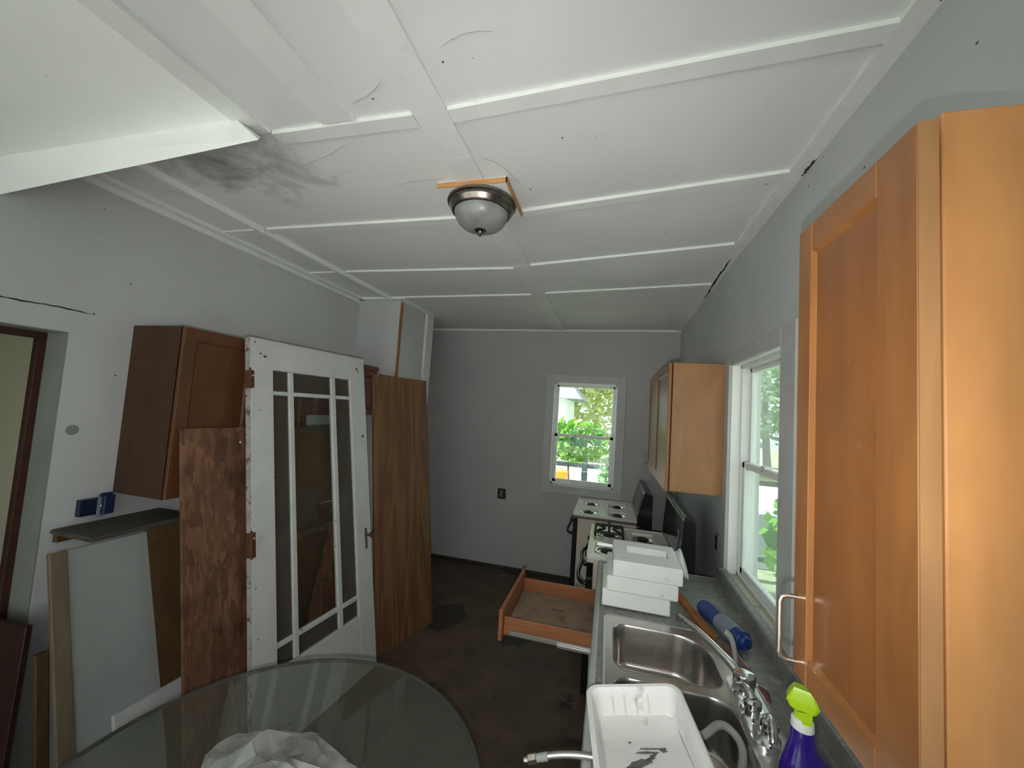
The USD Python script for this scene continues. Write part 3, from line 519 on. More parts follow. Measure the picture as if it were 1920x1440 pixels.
shaker(c, toL2, 1.378, 1.788, 1.318, 2.146, 0.02, (0.06, 0.06, 0.06, 0.06), DARKF, DARKF); shaker(c, toL2, 1.794, 2.20, 1.318, 2.146, 0.02, (0.06, 0.06, 0.06, 0.06), DARKF, DARKF)
c = thing("wall_cabinet", "short dark red-brown wall cabinet glimpsed behind the glazed door and the plywood", "cabinet", (-2.2, 2.62, 1.715))
part(c, "body", B(-2.369, -2.075, 2.205, 3.035, 1.715, 2.140), BURG)
toL3 = lambda a, d, z: (-2.05 - d, a, z)
shaker(c, toL3, 2.21, 2.618, 1.72, 2.10, 0.02, (0.05,) * 4, BURG, BURG); shaker(c, toL3, 2.622, 3.03, 1.72, 2.10, 0.02, (0.05,) * 4, BURG, BURG)
part(c, "top_rail", B(-2.069, -2.045, 2.205, 3.04, 2.105, 2.145), DARKW)

# ---------------------------------------------------------------- sheets and doors leaning on the left side
DB, DR, DT = (-1.594, 1.635, 0), (-1.506, 2.52, 0), (-1.95, 1.671, 2.157)
fd = frame(DB, DR, DT)
d = thing("glazed_door", "old white painted door with nine dirty glass panes leaning on the left cabinets", "door", frame=fd)
Wd, Hd, T = 0.89, 2.187, 0.040
def lb(u0, u1, v0, v1, d0=0.0, d1=T, r=0.003): return B(u0, u1, d0, d1, v0, v1, r)
us, vs = (0.135, 0.242, 0.276, 0.569, 0.607, 0.742), (0.390, 0.494, 0.522, 1.868, 1.892, 2.013)
part(d, "stile", lb(0, us[0], 0, Hd), DOORW); part(d, "stile", lb(us[5], Wd, 0, Hd), DOORW)
part(d, "rail", lb(us[0], us[5], 0, vs[0], 0.0004), DOORW); part(d, "rail", lb(us[0], us[5], vs[5], Hd, 0.0004), DOORW)
part(d, "hinge_edge", B(-0.0015, 0.0, 0.001, T - 0.001, 0.001, Hd - 0.001, 0), DOOREDGE, "chipped grey hinge edge")
for a, b in ((1, 2), (3, 4)): part(d, "muntin", lb(us[a], us[b], vs[0], vs[5], 0.006, 0.034, 0.004), DOORW)
for a, b in ((1, 2), (3, 4)):
    for p, q in ((0, 1), (2, 3), (4, 5)): part(d, "muntin", lb(us[p], us[q], vs[a], vs[b], 0.006, 0.034, 0.004), DOORW)
for p, q in ((0, 1), (2, 3), (4, 5)):
    for a, b in ((0, 1), (2, 3), (4, 5)):
        mid = p == 2 and a == 2
        part(d, "pane", lb(us[p] - .003, us[q] + .003, vs[a] - .003, vs[b] + .003, 0.019, 0.022, 0), GLASS if mid else DIRTYG, "clear centre pane" if mid else None)
for v0, v1 in ((1.90, 1.998), (1.008, 1.135)):
    h = part(d, "hinge", cat(lb(-0.004, 0.020, v0, v1, -0.0025, 0.0005, 0.001), lb(-0.005, -0.001, v0, v1, -0.002, T, 0.001)), RUST, "rusty butt hinge")
    part(h, "pin", cyl((-0.006, -0.005, v0 - 0.004), (-0.006, -0.005, v1 + 0.012), 0.006, sides=12), RUST); part(h, "screw", cyl((0.010, -0.0025, v1 - 0.03), (0.010, -0.005, v1 - 0.03), 0.0045, sides=10), WHITEP)
k = part(d, "lock_plate", hull([(0.826 + x, y, z) for x, z in ((0, 0.80), (0.018, 0.80), (0.022, 0.91), (0.018, 0.945), (0.0, 0.945), (-0.004, 0.90)) for y in (-0.002, 0.001)]), DULLM, "dark escutcheon")
part(k, "knob", lathe([(0.007, 0), (0.007, 0.02), (0.016, 0.028), (0.021, 0.04), (0.016, 0.05), (0.0005, 0.053)], (0.838, -0.001, 0.895), (0.25, -1, 0), 20), RUST)
for u, v, w in ((0.06, 2.10, 0.010), (0.085, 2.085, 0.014), (0.81, 2.10, 0.018), (0.82, 2.08, 0.012), (0.845, 1.60, 0.020), (0.05, 1.78, 0.007), (0.02, 0.85, 0.007), (0.03, 0.60, 0.006), (0.13, 1.40, 0.005)):
    part(d, "paint_chip", hull([(u + w * math.cos(a) * (0.5 + 0.5 * rng.random()), y, v + w * 0.7 * math.sin(a) * (0.5 + 0.5 * rng.random())) for a in np.linspace(0, 5.5, 7) for y in (-0.0006, 0.001)]), DULLM)
fp = frame((-1.553, 2.567, 0), (-1.387, 3.137, 0), (-1.833, 2.649, 2.056))
q = thing("plywood_sheet", "tall brown plywood sheet leaning right of the glazed door", "plywood sheet", frame=fp)
part(q, "face", B(0, 0.602, 0, 0.004, 0, 2.077, 0.001), PLY); part(q, "core", B(0.001, 0.601, 0.004, 0.016, 0.001, 2.076, 0.001), DARKW)
fo = frame((-1.68, 1.382, 0), (-1.662, 1.70, 0), (-1.995, 1.401, 1.672))
q = thing("strand_board_sheet", "narrow strand board sheet leaning left of the glazed door", "strand board", frame=fo)
part(q, "board", B(0, 0.318, 0, 0.015, 0, 1.683, 0.002), OSB)
part(q, "nail", cyl((0.29, -0.004, 1.60), (0.29, 0.002, 1.60), 0.006, sides=10), TRIM)
fh = frame((-1.68, 1.76, 0), (-1.62, 2.36, 0), (-1.985, 1.78, 1.655))
q = thing("hardboard_sheet", "dull brown hardboard sheet with a torn top edge behind the glazed door", "hardboard sheet", frame=fh)
part(q, "board", B(0, 0.60, 0, 0.005, 0, 1.67, 0.001), HARDB)
part(q, "torn_edge", hull([(0.02, -0.001, 1.64), (0.2, -0.001, 1.632), (0.4, -0.001, 1.645), (0.59, -0.001, 1.64), (0.59, -0.001, 1.672), (0.3, -0.001, 1.675), (0.02, -0.001, 1.67), (0.02, 0.006, 1.64), (0.59, 0.006, 1.64), (0.02, 0.006, 1.675), (0.59, 0.006, 1.675)]), GREYW)
fs = frame((-1.60, 2.0, 0), (-1.585, 2.2, 0), (-1.79, 2.02, 1.10))
q = thing("strand_board_scrap", "ragged orange strand board scrap seen low through the glazed door", "board scrap", frame=fs)
part(q, "board", hull([(u, y, v) for u, v in ((0.0, 0), (0.26, 0), (0.26, 0.98), (0.23, 1.05), (0.17, 0.8), (0.02, 0.55)) for y in (0, 0.014)]), OSB)
# pale cabinet carcass with its back turned out, low on the left
fk = frame((-1.78, 1.052, 0), (-1.78, 1.60, 0), (-2.10, 1.052, 1.168))
q = thing("cabinet_panel", "pale cabinet back panel with tan left post leaning under the electrical box", "cabinet panel", frame=fk)
part(q, "panel", B(0.05, 0.348, 0.008, 0.016, 0.0, 1.205, 0.001), paint("carcass_panel", (0.27, 0.28, 0.27), 0.65, 0.08, 2.5))
part(q, "post", B(0.0, 0.053, 0, 0.020, 0, 1.211), TANW); part(q, "side_board", hull([(u, y, v) for u, v in ((0.352, 0), (0.545, 0), (0.545, 1.209), (0.330, 1.209)) for y in (0.004, 0.018)]), BRNW, "dark brown right board")
part(q, "rail", hull([(u, y, v) for u, v in ((0.165, 0.435), (0.165, 0.512), (0.545, 0.500), (0.545, 0.42)) for y in (-0.012, 0.008)]), CASING, "dirty white rail across the lower part")
part(wl, "cleat", B(-2.37, -2.343, 1.19, 1.58, 1.13, 1.168), BRNW)
solo("loose_plank", B(-2.366, -2.100, 1.175, 1.60, 1.1695, 1.190, 0.006), GREYW, "weathered grey plank lying along the top of the pale cabinet panel", "plank")
f1 = frame((-2.02, 1.092, 0), (-2.018, 1.130, 0), (-2.20, 1.120, 0.755))
q = thing("wood_strip", "narrow brown board standing left of the pale cabinet panel", "board", frame=f1); part(q, "board", B(0, 0.040, 0, 0.018, 0, 0.756), BRNW)
f2 = frame((-2.80, 1.025, 0), (-2.235, 1.06, 0), (-2.802, 1.045, 0.86))
q = thing("dark_panel", "dark red-brown board standing in the doorway at the left edge", "board", frame=f2); part(q, "board", B(0, 0.57, 0, 0.022, 0, 0.85), REDW)

# ---------------------------------------------------------------- round table and the bag on it
TC = (-0.87, 0.90)
q = thing("round_table", "round frosted glass table in the foreground", "table", (TC[0], TC[1], 0))
part(q, "table_top", lathe([(0.0005, 0.740), (0.604, 0.740), (0.609, 0.7445), (0.604, 0.749), (0.0005, 0.749)], (TC[0], TC[1], 0), seg=120), TABLEG)
part(q, "rim", lathe([(0.604, 0.739), (0.612, 0.739), (0.613, 0.744), (0.612, 0.750), (0.606, 0.750), (0.6045, 0.7445), (0.604, 0.739)], (TC[0], TC[1], 0), seg=120, cap=False), plain("table_rim", (0.05, 0.05, 0.04), 0.5))
part(q, "pedestal", lathe([(0.24, 0.0), (0.245, 0.012), (0.22, 0.03), (0.07, 0.06), (0.045, 0.12), (0.04, 0.6), (0.07, 0.70), (0.16, 0.732), (0.16, 0.739)], (TC[0], TC[1], 0), seg=40), BLACK)
def bag():
    n = 15; r_ = np.random.default_rng(21); g = np.linspace(-1, 1, n); X, Y = np.meshgrid(g, g, indexing="ij")
    X, Y = X + r_.uniform(-.045, .045, X.shape), Y + r_.uniform(-.045, .045, X.shape); R = np.sqrt(X ** 2 + Y ** 2)
    P = np.c_[X.ravel() * 1.6, Y.ravel() * 1.6, np.zeros(n * n)]
    h = np.clip(1 - R ** 2, 0, 1).ravel() ** 0.8; rid = 1 - np.abs(meshkit.fbm(P + 5.3, 2) * 2 - 1) * 3.2
    Z = h * (0.020 + 0.060 * np.clip(rid, 0, 1) + 0.020 * r_.random(n * n))
    ang = np.arctan2(Y, X).ravel(); rr = 1 + 0.10 * np.sin(3 * ang + 0.4) + 0.07 * np.sin(5 * ang)
    v = np.c_[X.ravel() * 0.265 * rr, Y.ravel() * 0.225 * rr, Z]; keep = (R <= 1.03).ravel(); f = []
    for i in range(n - 1):
        for j in range(n - 1):
            a, b, c_, d_ = i * n + j, (i + 1) * n + j, (i + 1) * n + j + 1, i * n + j + 1
            if keep[[a, b, c_, d_]].all(): f += [[a, b, c_], [a, c_, d_]] if (i + j) % 2 else [[a, b, d_], [b, c_, d_]]
    return v, np.array(f)
bv, bf = bag(); bc = np.array([-0.87, 0.925, 0.7505])
q = thing("plastic_bag", "crumpled thin white plastic bag with brown contents lying on the glass table", "plastic bag", tuple(bc))
part(q, "film", (bv + bc, bf), BAG, smooth=18)
part(q, "contents", cat(*[lathe([(0.0005, 0), (0.05 * k, 0.002), (0.062 * k, 0.014), (0.045 * k, 0.028), (0.0005, 0.032)], bc + (x, y, 0.001), seg=20) for x, y, k in ((-0.03, -0.05, 1.0), (0.05, -0.02, 0.9), (0.0, 0.03, 0.7), (0.10, 0.02, 0.6))]), BROWNF, "brown food inside")

# ---------------------------------------------------------------- counter, sink and base cabinet along the right wall
SINK = rrect(0.03, 0.545, 1.105, 1.935, 0.03)
q = thing("countertop", "grey speckled laminate countertop with pale rolled front edge along the right wall", "countertop", (0.33, 1.0, 0.87))
part(q, "top", plate(np.array([(-0.012, -0.6), (0.698, -0.6), (0.698, 2.63), (-0.012, 2.63)]), [SINK], 0.872, 0.910), LAMI)
part(q, "front_edge", hull([(x, y, z) for x, z in ((-0.012, 0.866), (-0.026, 0.868), (-0.034, 0.877), (-0.036, 0.895), (-0.031, 0.907), (-0.020, 0.913), (-0.010, 0.9105)) for y in (-0.6, 2.63)]), LEDGE, "pale rolled front edge")
part(q, "backsplash", hull([(x, y, z) for x, z in ((0.662, 0.9095), (0.66, 0.985), (0.667, 0.993), (0.698, 0.994), (0.699, 0.9095)) for y in (-0.6, 2.63)]), LAMI)
part(q, "end_strip", B(-0.030, 0.66, 2.625, 2.634, 0.870, 0.911, 0.001), LEDGE)
c = thing("base_cabinet", "dark sink base cabinet under the countertop with one drawer pulled far out", "cabinet", (0.33, 1.0, 0))
part(c, "side_panel", B(0.0, 0.66, 2.60, 2.622, 0.0, 0.871), ORANGE); part(c, "side_panel", B(0.0, 0.66, 1.905, 1.922, 0.1, 0.871), DARKW); part(c, "side_panel", B(0.0, 0.66, -0.60, -0.578, 0, 0.871), DARKW)
part(c, "bottom_panel", B(0.02, 0.66, -0.578, 2.60, 0.10, 0.116), DARKW); part(c, "toe_board", B(0.06, 0.075, -0.578, 2.60, 0, 0.10), BASE_DARK); part(c, "back_panel", B(0.655, 0.662, -0.578, 2.60, 0.1, 0.86), DARKW)
part(c, "face_frame", cat(B(0.0, 0.018, 1.885, 1.945, 0.10, 0.871), B(0.0, 0.018, 2.455, 2.60, 0.10, 0.871), B(0.0, 0.018, -0.578, 2.60, 0.845, 0.871), B(0.0, 0.018, 1.945, 2.455, 0.66, 0.70), B(0.0, 0.018, 1.08, 1.12, 0.10, 0.845), B(0.0, 0.018, -0.578, 2.60, 0.10, 0.14)), SIDEEN)
toF = lambda a, d, z: (-0.020 + d, a, z)
for a0, a1 in ((1.50, 1.880), (1.115, 1.495), (0.40, 1.09)): shaker(c, toF, a0, a1, 0.13, 0.84, 0.02, (0.055,) * 4, DARKW, DARKW)
dw = part(c, "drawer", cat(B(-0.475, 0.30, 1.958, 1.972, 0.712, 0.800), B(-0.475, 0.30, 2.432, 2.446, 0.712, 0.800), B(0.288, 0.30, 1.972, 2.432, 0.712, 0.80)), DRAWW, "orange wood drawer pulled out")
part(dw, "drawer_front", B(-0.497, -0.476, 1.935, 2.468, 0.690, 0.842), TANW if False else DRAWW); part(dw, "drawer_bottom", B(-0.475, 0.29, 1.971, 2.433, 0.724, 0.731), DRAWB, "dusty drawer bottom")
for y in (1.948, 2.448): part(dw, "runner", B(-0.44, 0.25, y, y + 0.009, 0.722, 0.742, 0.001), BRAID)
part(c, "runner", B(-0.20, 0.40, 1.936, 1.946, 0.718, 0.730, 0.001), BRAID)
part(c, "pipe", tube(smooth_path([(0.22, 1.75, 0.74), (0.22, 1.75, 0.5), (0.3, 1.74, 0.42), (0.42, 1.74, 0.5), (0.64, 1.74, 0.5)], 20), 0.02, 12), WHITEP)

k = thing("sink", "stainless steel double-bowl drop-in sink in the grey countertop", "sink", (0.28, 1.52, 0.91))
BA = rrect(0.055, 0.440, 1.565, 1.880, (0.055, 0.075, 0.13, 0.055), 10); BBo = rrect(0.055, 0.440, 1.155, 1.515, (0.055, 0.13, 0.075, 0.055), 10)
RIM = rrect(0.010, 0.560, 1.085, 1.955, 0.04, 10)
part(k, "deck", cat(plate(rrect(0.022, 0.548, 1.097, 1.943, 0.034, 10), [BA, BBo], 0.9095, 0.9135), loft([flat(RIM, 0.9105), flat(rrect(0.012, 0.558, 1.087, 1.953, 0.04, 10), 0.9150), flat(rrect(0.018, 0.552, 1.093, 1.947, 0.036, 10), 0.9160), flat(rrect(0.024, 0.546, 1.099, 1.941, 0.032, 10), 0.9130)], False, False)), STEEL)
def bowl(P, depth):
    c_ = P.mean(0); sc = lambda kk: c_ + (P - c_) * kk
    loops = [flat(sc(1.025), 0.9140), flat(sc(1.012), 0.9158), flat(sc(1.0), 0.9140), flat(sc(0.985), 0.906), flat(sc(0.965), 0.880)] + [flat(sc(0.965 - 0.045 * t), 0.88 - (depth - 0.055) * t) for t in (0.5, 1.0)] + [flat(sc(0.895), 0.914 - depth + 0.008), flat(sc(0.86), 0.914 - depth), flat(sc(0.2), 0.914 - depth - 0.006)]
    return loft(loops, False, True)
for nm, P in (("bowl", BA), ("bowl", BBo)):
    b = part(k, nm, bowl(P, 0.165), BOWLM, smooth=50); cc = P.mean(0)
    part(b, "drain", lathe([(0.0005, 0.0), (0.03, 0.0), (0.034, 0.004), (0.042, 0.005), (0.044, 0.003), (0.044, -0.004)], (cc[0], cc[1], 0.7425), seg=28), CHROME)

q = thing("faucet", "chrome two-handle faucet with a long spout swung over the far bowl", "faucet", (0.485, 1.5, 0.915))
part(q, "escutcheon", plate(rrect(0.450, 0.524, 1.33, 1.65, 0.034, 8), [], 0.9135, 0.925), CHROME)
part(q, "body", lathe([(0.036, 0.008), (0.036, 0.014), (0.032, 0.02), (0.031, 0.045), (0.035, 0.050), (0.035, 0.074), (0.031, 0.081), (0.016, 0.086), (0.0005, 0.087)], (0.487, 1.555, 0.914), seg=32), CHROME)
sp = smooth_path([(0.478, 1.572, 0.975), (0.455, 1.602, 0.992), (0.40, 1.672, 1.018), (0.34, 1.752, 1.036), (0.314, 1.787, 1.036)], 30)
sx = part(q, "spout", tube(sp, np.r_[np.linspace(0.0165, 0.012, 26), [0.0125, 0.0135, 0.0135, 0.013]], 16), CHROME)
part(sx, "aerator", cyl((0.3125, 1.789, 1.036), (0.310, 1.792, 1.012), 0.0115, 0.0115, 18), PINKW and paint("aerator_grey", s(96, 88, 90), 0.5))
for (hx, hy, dx, dy) in ((0.478, 1.448, -0.018, 0.048), (0.500, 1.372, -0.012, -0.055)):
    h = part(q, "handle", lathe([(0.030, 0.008), (0.030, 0.013), (0.022, 0.02), (0.021, 0.038), (0.026, 0.044), (0.026, 0.060), (0.019, 0.069), (0.0005, 0.073)], (hx, hy, 0.914), seg=28), CHROME)
    part(h, "lever", tube(smooth_path([(hx, hy, 0.978), (hx + dx * 0.5, hy + dy * 0.5, 0.990), (hx + dx, hy + dy, 0.986), (hx + dx * 1.5, hy + dy * 1.4, 0.966)], 14), np.linspace(0.016, 0.010, 14), 12), CHROME)
part(q, "sprayer", lathe([(0.022, 0.0), (0.022, 0.006), (0.015, 0.012), (0.013, 0.03), (0.017, 0.05), (0.017, 0.07), (0.010, 0.078), (0.0005, 0.08)], (0.505, 1.25, 0.914), seg=24), CHROME)

# things lying on the counter and the sink
q = thing("hooked_tube", "small pale hooked plastic tube standing behind the faucet body", "tube", (0.475, 1.70, 0.915))
part(q, "tube", tube(smooth_path([(0.492, 1.672, 0.915), (0.496, 1.682, 0.96), (0.49, 1.69, 1.01), (0.475, 1.695, 1.045), (0.462, 1.700, 1.052)], 22), np.linspace(0.006, 0.011, 22), 10), HOSEG)
ba = np.array([0.578, 1.862, 0.948]); bb = np.array([0.475, 2.135, 0.948]); ax = (bb - ba) / np.linalg.norm(bb - ba)
q = thing("blue_bottle", "blue plastic bottle with grey label lying on its side under the window", "bottle", (0.52, 2.0, 0.911))
part(q, "bottle", lathe([(0.0005, 0.0), (0.030, 0.001), (0.036, 0.008), (0.037, 0.20), (0.037, 0.262), (0.033, 0.280), (0.022, 0.289), (0.0005, 0.290)], ba, ax, 30), BLUEP)
part(q, "label", lathe([(0.0372, 0.045), (0.0378, 0.047), (0.0378, 0.148), (0.0372, 0.150)], ba, ax, 30), GREYL, "grey paper label")
part(q, "cap", lathe([(0.0005, -0.022), (0.022, -0.021), (0.026, -0.016), (0.0275, 0.004), (0.038, 0.006), (0.0385, 0.030), (0.0372, 0.034)], ba, ax, 30), BLUECAP, "bright blue cap")
part(q, "nozzle", cyl(ba - ax * 0.035, ba - ax * 0.018, 0.008, 0.010, 14), BLACKM)
q = thing("wood_batten", "flat brown wood strip lying between the foam blocks and the blue bottle", "board", (0.42, 2.1, 0.911))
part(q, "board", hull([(x, y, z) for x, y in ((0.365, 2.318), (0.398, 2.328), (0.488, 1.905), (0.450, 1.893)) for z in (0.9115, 0.930)]), STRIPW)
q = thing("wood_batten", "pinkish worn wood piece lying near the faucet behind the spout", "board", (0.5, 1.78, 0.911))
part(q, "board", hull([(x, y, z) for x, y in ((0.465, 1.875), (0.515, 1.885), (0.56, 1.70), (0.52, 1.68)) for z in (0.9115, 0.922)]), wood("pinkish_wood", s(96, 66, 50), s(134, 98, 80), "y", 10, 3, 0.7))
q = thing("plastic_scrap", "small faded red plastic scrap lying by the faucet", "scrap", (0.56, 1.58, 0.911))
part(q, "scrap", hull([(0.545, 1.64, 0.9115), (0.585, 1.625, 0.9115), (0.575, 1.56, 0.9115), (0.55, 1.57, 0.9115), (0.56, 1.63, 0.920), (0.57, 1.58, 0.918)]), PINKW)

FG = "white foam blocks stacked beyond the sink"
q = thing("foam_block", "bottom white foam block of the stack beyond the sink", "foam block", (0.16, 2.19, 0.911), FG)
part(q, "block", B(0.0, 0.315, 2.02, 2.36, 0.9162, 0.998, 0.006), FOAM); 
q = thing("foam_block", "middle white foam block of the stack beyond the sink", "foam block", (0.18, 2.18, 0.998), FG)
part(q, "block", B(0.018, 0.345, 2.0, 2.34, 0.9985, 1.072, 0.006), FOAM)
q = thing("foam_block", "top white foam block with a rectangular recess", "foam block", (0.2, 2.17, 1.072), FG)
blk = m3.Manifold.hull_points(np.array(tri(B(0.045, 0.362, 1.995, 2.325, 1.0725, 1.150, 0.005))[0])) - mbox(0.115, 0.318, 2.125, 2.235, 1.118, 1.2)
cut = m3.Manifold.hull_points(np.array([(0.02, 1.98, 1.2), (0.02, 2.34, 1.2), (0.075, 1.98, 1.2), (0.075, 2.34, 1.2), (0.03, 1.98, 1.13), (0.03, 2.34, 1.13)]))
part(q, "block", blk - cut, FOAM)
q = thing("plastic_tub", "white plastic tub tipped on its side behind the foam stack", "tub", (0.40, 2.30, 0.911))
part(q, "tub", lathe([(0.0005, 0.0), (0.055, 0.0), (0.060, 0.004), (0.072, 0.10), (0.077, 0.101), (0.077, 0.106), (0.070, 0.106), (0.057, 0.008), (0.0005, 0.006)], (0.335, 2.45, 1.0), (0.9, -0.15, 0.30), 36), WHITEP)
# the tub rests on a scrap block
part(q, "lid", lathe([(0.0005, 0.0), (0.078, 0.0), (0.080, 0.003), (0.080, 0.010), (0.074, 0.012), (0.0005, 0.011)], (0.335, 2.45, 1.0) + np.array((0.9, -0.15, 0.30)) / np.linalg.norm((0.9, -0.15, 0.30)) * 0.106, (0.9, -0.15, 0.30), 36), WHITEP)

# paint tray: tipped up on its right side, over the near bowl
def tpart(par, nm, mesh, *a, **k):
    v, f = tri(mesh); return part(par, nm, (v * (1, -1, 1), f[:, ::-1]), *a, **k)
tf = frame((-0.030, 1.300, 0.997), (0.232, 1.335, 1.040), (-0.018, 0.900, 0.985))  # local x across, z towards the viewer, y down
q = thing("paint_tray", "white paint-crusted roller tray lying across the near sink bowl", "paint tray", frame=tf)
Wt, Lt = 0.268, 0.42
def tl(x0, x1, z0, z1, y, r=0.03): p = rrect(x0, x1, z0, z1, r, 8); return np.c_[p[:, 0], np.full(len(p), y), p[:, 1]]
def tfloor(ins, r, f):
    p = rrect(ins, Wt - ins, ins, Lt - ins, r, 8); return np.c_[p[:, 0], [f(z) for z in p[:, 1]], p[:, 1]]
deep = lambda z: 0.072 if z < 0.11 else 0.072 - 0.045 * min((z - 0.11) / 0.26, 1)
loops = [tfloor(-0.004, 0.035, lambda z: 0.014), tl(-0.008, Wt + 0.008, -0.008, Lt + 0.008, 0.010, 0.038), tl(-0.008, Wt + 0.008, -0.008, Lt + 0.008, 0.002, 0.038), tl(-0.003, Wt + 0.003, -0.003, Lt + 0.003, -0.002, 0.035), tl(0.006, Wt - 0.006, 0.006, Lt - 0.006, 0.0, 0.032), tl(0.012, Wt - 0.012, 0.014, Lt - 0.014, 0.012, 0.030)]
loops += [tfloor(0.016 + 0.006 * t, 0.03, lambda z, t=t: 0.012 + (deep(z) - 0.012) * t) for t in (0.4, 0.8)] + [tfloor(0.026, 0.03, deep)]
tpart(q, "tray", loft(loops, False, False), TRAYM, smooth=40)
n = 24; gx, gz = np.linspace(0.026, Wt - 0.026, n), np.linspace(0.026, Lt - 0.026, n); X, Z = np.meshgrid(gx, gz, indexing="ij")
Y = np.vectorize(deep)(Z) - 0.0012 - 0.002 * meshkit.fbm(np.c_[X.ravel() * 30, Z.ravel() * 30, np.zeros(n * n)]).reshape(n, n)
f = [[i * n + j, (i + 1) * n + j, (i + 1) * n + j + 1] for i in range(n - 1) for j in range(n - 1)] + [[i * n + j, (i + 1) * n + j + 1, i * n + j + 1] for i in range(n - 1) for j in range(n - 1)]
tpart(q, "paint_crust", (np.c_[X.ravel(), Y.ravel(), Z.ravel()], np.array(f)), TRAYM, smooth=40)
for xx in (0.07, 0.105, 0.14, 0.175): tpart(q, "rib", hull([(xx + a, y + o, z) for a in (-0.003, 0.003) for y, z in ((0.014, 0.0155), (0.066, 0.0235)) for o in (0, 0.004)] + [(xx, 0.02, 0.020), (xx, 0.064, 0.027)]), TRAYM)
dk = plain("dried_grey_paint", (0.13, 0.13, 0.135), 0.7)
def blot(u, v, a, b, rot):
    t = np.linspace(0, 2 * np.pi, 26, endpoint=False); r_ = 0.6 + 0.55 * rng.random(26); c0, s0 = math.cos(rot), math.sin(rot)
    xy = np.c_[u + (a * np.cos(t) * c0 - b * np.sin(t) * s0) * r_, v + (a * np.cos(t) * s0 + b * np.sin(t) * c0) * r_]
    hi = np.c_[xy[:, 0], [deep(z) - 0.0042 for z in xy[:, 1]], xy[:, 1]]; lo = hi + (0, 0.003, 0)
    return loft([lo, hi], False, True)
tpart(q, "dried_paint", cat(blot(0.110, 0.205, 0.045, 0.014, -0.45), blot(0.140, 0.165, 0.030, 0.004, 0.0), blot(0.155, 0.150, 0.034, 0.0025, 0.0), blot(0.182, 0.155, 0.010, 0.010, 0.3), blot(0.145, 0.182, 0.022, 0.006, -0.8), blot(0.085, 0.225, 0.028, 0.012, -0.3), blot(0.098, 0.125, 0.004, 0.003, 0)), dk, "dried grey paint")
# hoses
q = thing("braided_hose", "braided steel supply hose with brass nut jutting out left under the paint tray", "hose", (-0.1, 1.13, 0.92))
hp = smooth_path([(-0.135, 1.118, 0.905), (-0.06, 1.130, 0.921), (0.02, 1.138, 0.926), (0.10, 1.142, 0.9245)], 60)
part(q, "hose", tube(hp, 0.0085 + 0.0006 * (np.arange(60) % 2), 12), BRAID)
e = hp[0]; dd = (hp[0] - hp[4]) / np.linalg.norm(hp[0] - hp[4])
part(q, "ferrule", cyl(e - dd * 0.012, e + dd * 0.022, 0.0105, 0.0095, 16), HOSEG); part(q, "nut", cyl(e + dd * 0.020, e + dd * 0.044, 0.0125, 0.0125, 6), HANDLE); part(q, "tip", cyl(e + dd * 0.042, e + dd * 0.056, 0.008, 0.007, 14), HANDLE)
q = thing("grey_hose", "looped grey plastic hose hanging in the near sink bowl beside the paint tray", "hose", (0.38, 1.35, 0.80))
part(q, "hose", tube(smooth_path([(0.285, 1.335, 0.905), (0.335, 1.36, 0.912), (0.385, 1.392, 0.916), (0.418, 1.372, 0.900), (0.412, 1.315, 0.872), (0.385, 1.268, 0.865), (0.33, 1.235, 0.868), (0.27, 1.215, 0.872)], 60), 0.0115, 14), HOSEG)
part(q, "cuff", cyl((0.418, 1.268, 0.858), (0.345, 1.225, 0.862), 0.017, 0.017, 18), WHITEP)
# spray bottle
q = thing("spray_bottle", "purple spray bottle with lime green nozzle standing at the sink's near right corner", "spray bottle", (0.470, 1.10, 0.916))
sx_, sy_ = 0.470, 1.105
def ov(cx, cy, rx, ry, z, n=36): t = np.linspace(0, 2 * np.pi, n, endpoint=False); return np.c_[cx + rx * np.cos(t), cy + ry * np.sin(t), np.full(n, z)]
part(q, "bottle", loft([ov(sx_ + 0.012, sy_, 0.050, 0.034, 0.9165), ov(sx_ + 0.012, sy_, 0.058, 0.040, 0.922), ov(sx_ + 0.012, sy_, 0.060, 0.042, 1.00), ov(sx_ + 0.012, sy_, 0.058, 0.040, 1.05), ov(sx_ + 0.008, sy_, 0.046, 0.034, 1.08), ov(sx_ + 0.001, sy_, 0.030, 0.027, 1.105), ov(sx_, sy_, 0.025, 0.025, 1.125), ov(sx_, sy_, 0.0215, 0.0215, 1.158), ov(sx_, sy_, 0.018, 0.018, 1.160)], True, True), PURPLE, smooth=60)
part(q, "collar", lathe([(0.0222, 1.146), (0.0235, 1.149), (0.0222, 1.166), (0.018, 1.170), (0.0005, 1.171)], (sx_, sy_, 0), seg=28), WHITEP, "white collar")
part(q, "neck", lathe([(0.0165, 1.168), (0.0175, 1.172), (0.016, 1.188), (0.015, 1.194), (0.0005, 1.195)], (sx_, sy_, 0), seg=24), LIME)
hx = [(0.017, 0.016, 1.238), (0.026, 0.021, 1.222), (0.0315, 0.022, 1.208), (0.024, 0.021, 1.194), (0.015, 0.015, 1.188)]
ca, sa = math.cos(-0.38), math.sin(-0.38); rz = lambda u, v, z: (sx_ + u * ca - v * sa, sy_ + u * sa + v * ca, z)
part(q, "nozzle", hull([rz(gx * a, gy * b * 0.75 - 0.002, z) for a, b, z in hx for gx in (-1, 1) for gy in (-1, 1)] + [rz(gx * a * 0.8, -0.002 - b * 0.9, z) for a, b, z in hx[1:4] for gx in (-1, 1)]), LIME, "lime green spray head", smooth=20)
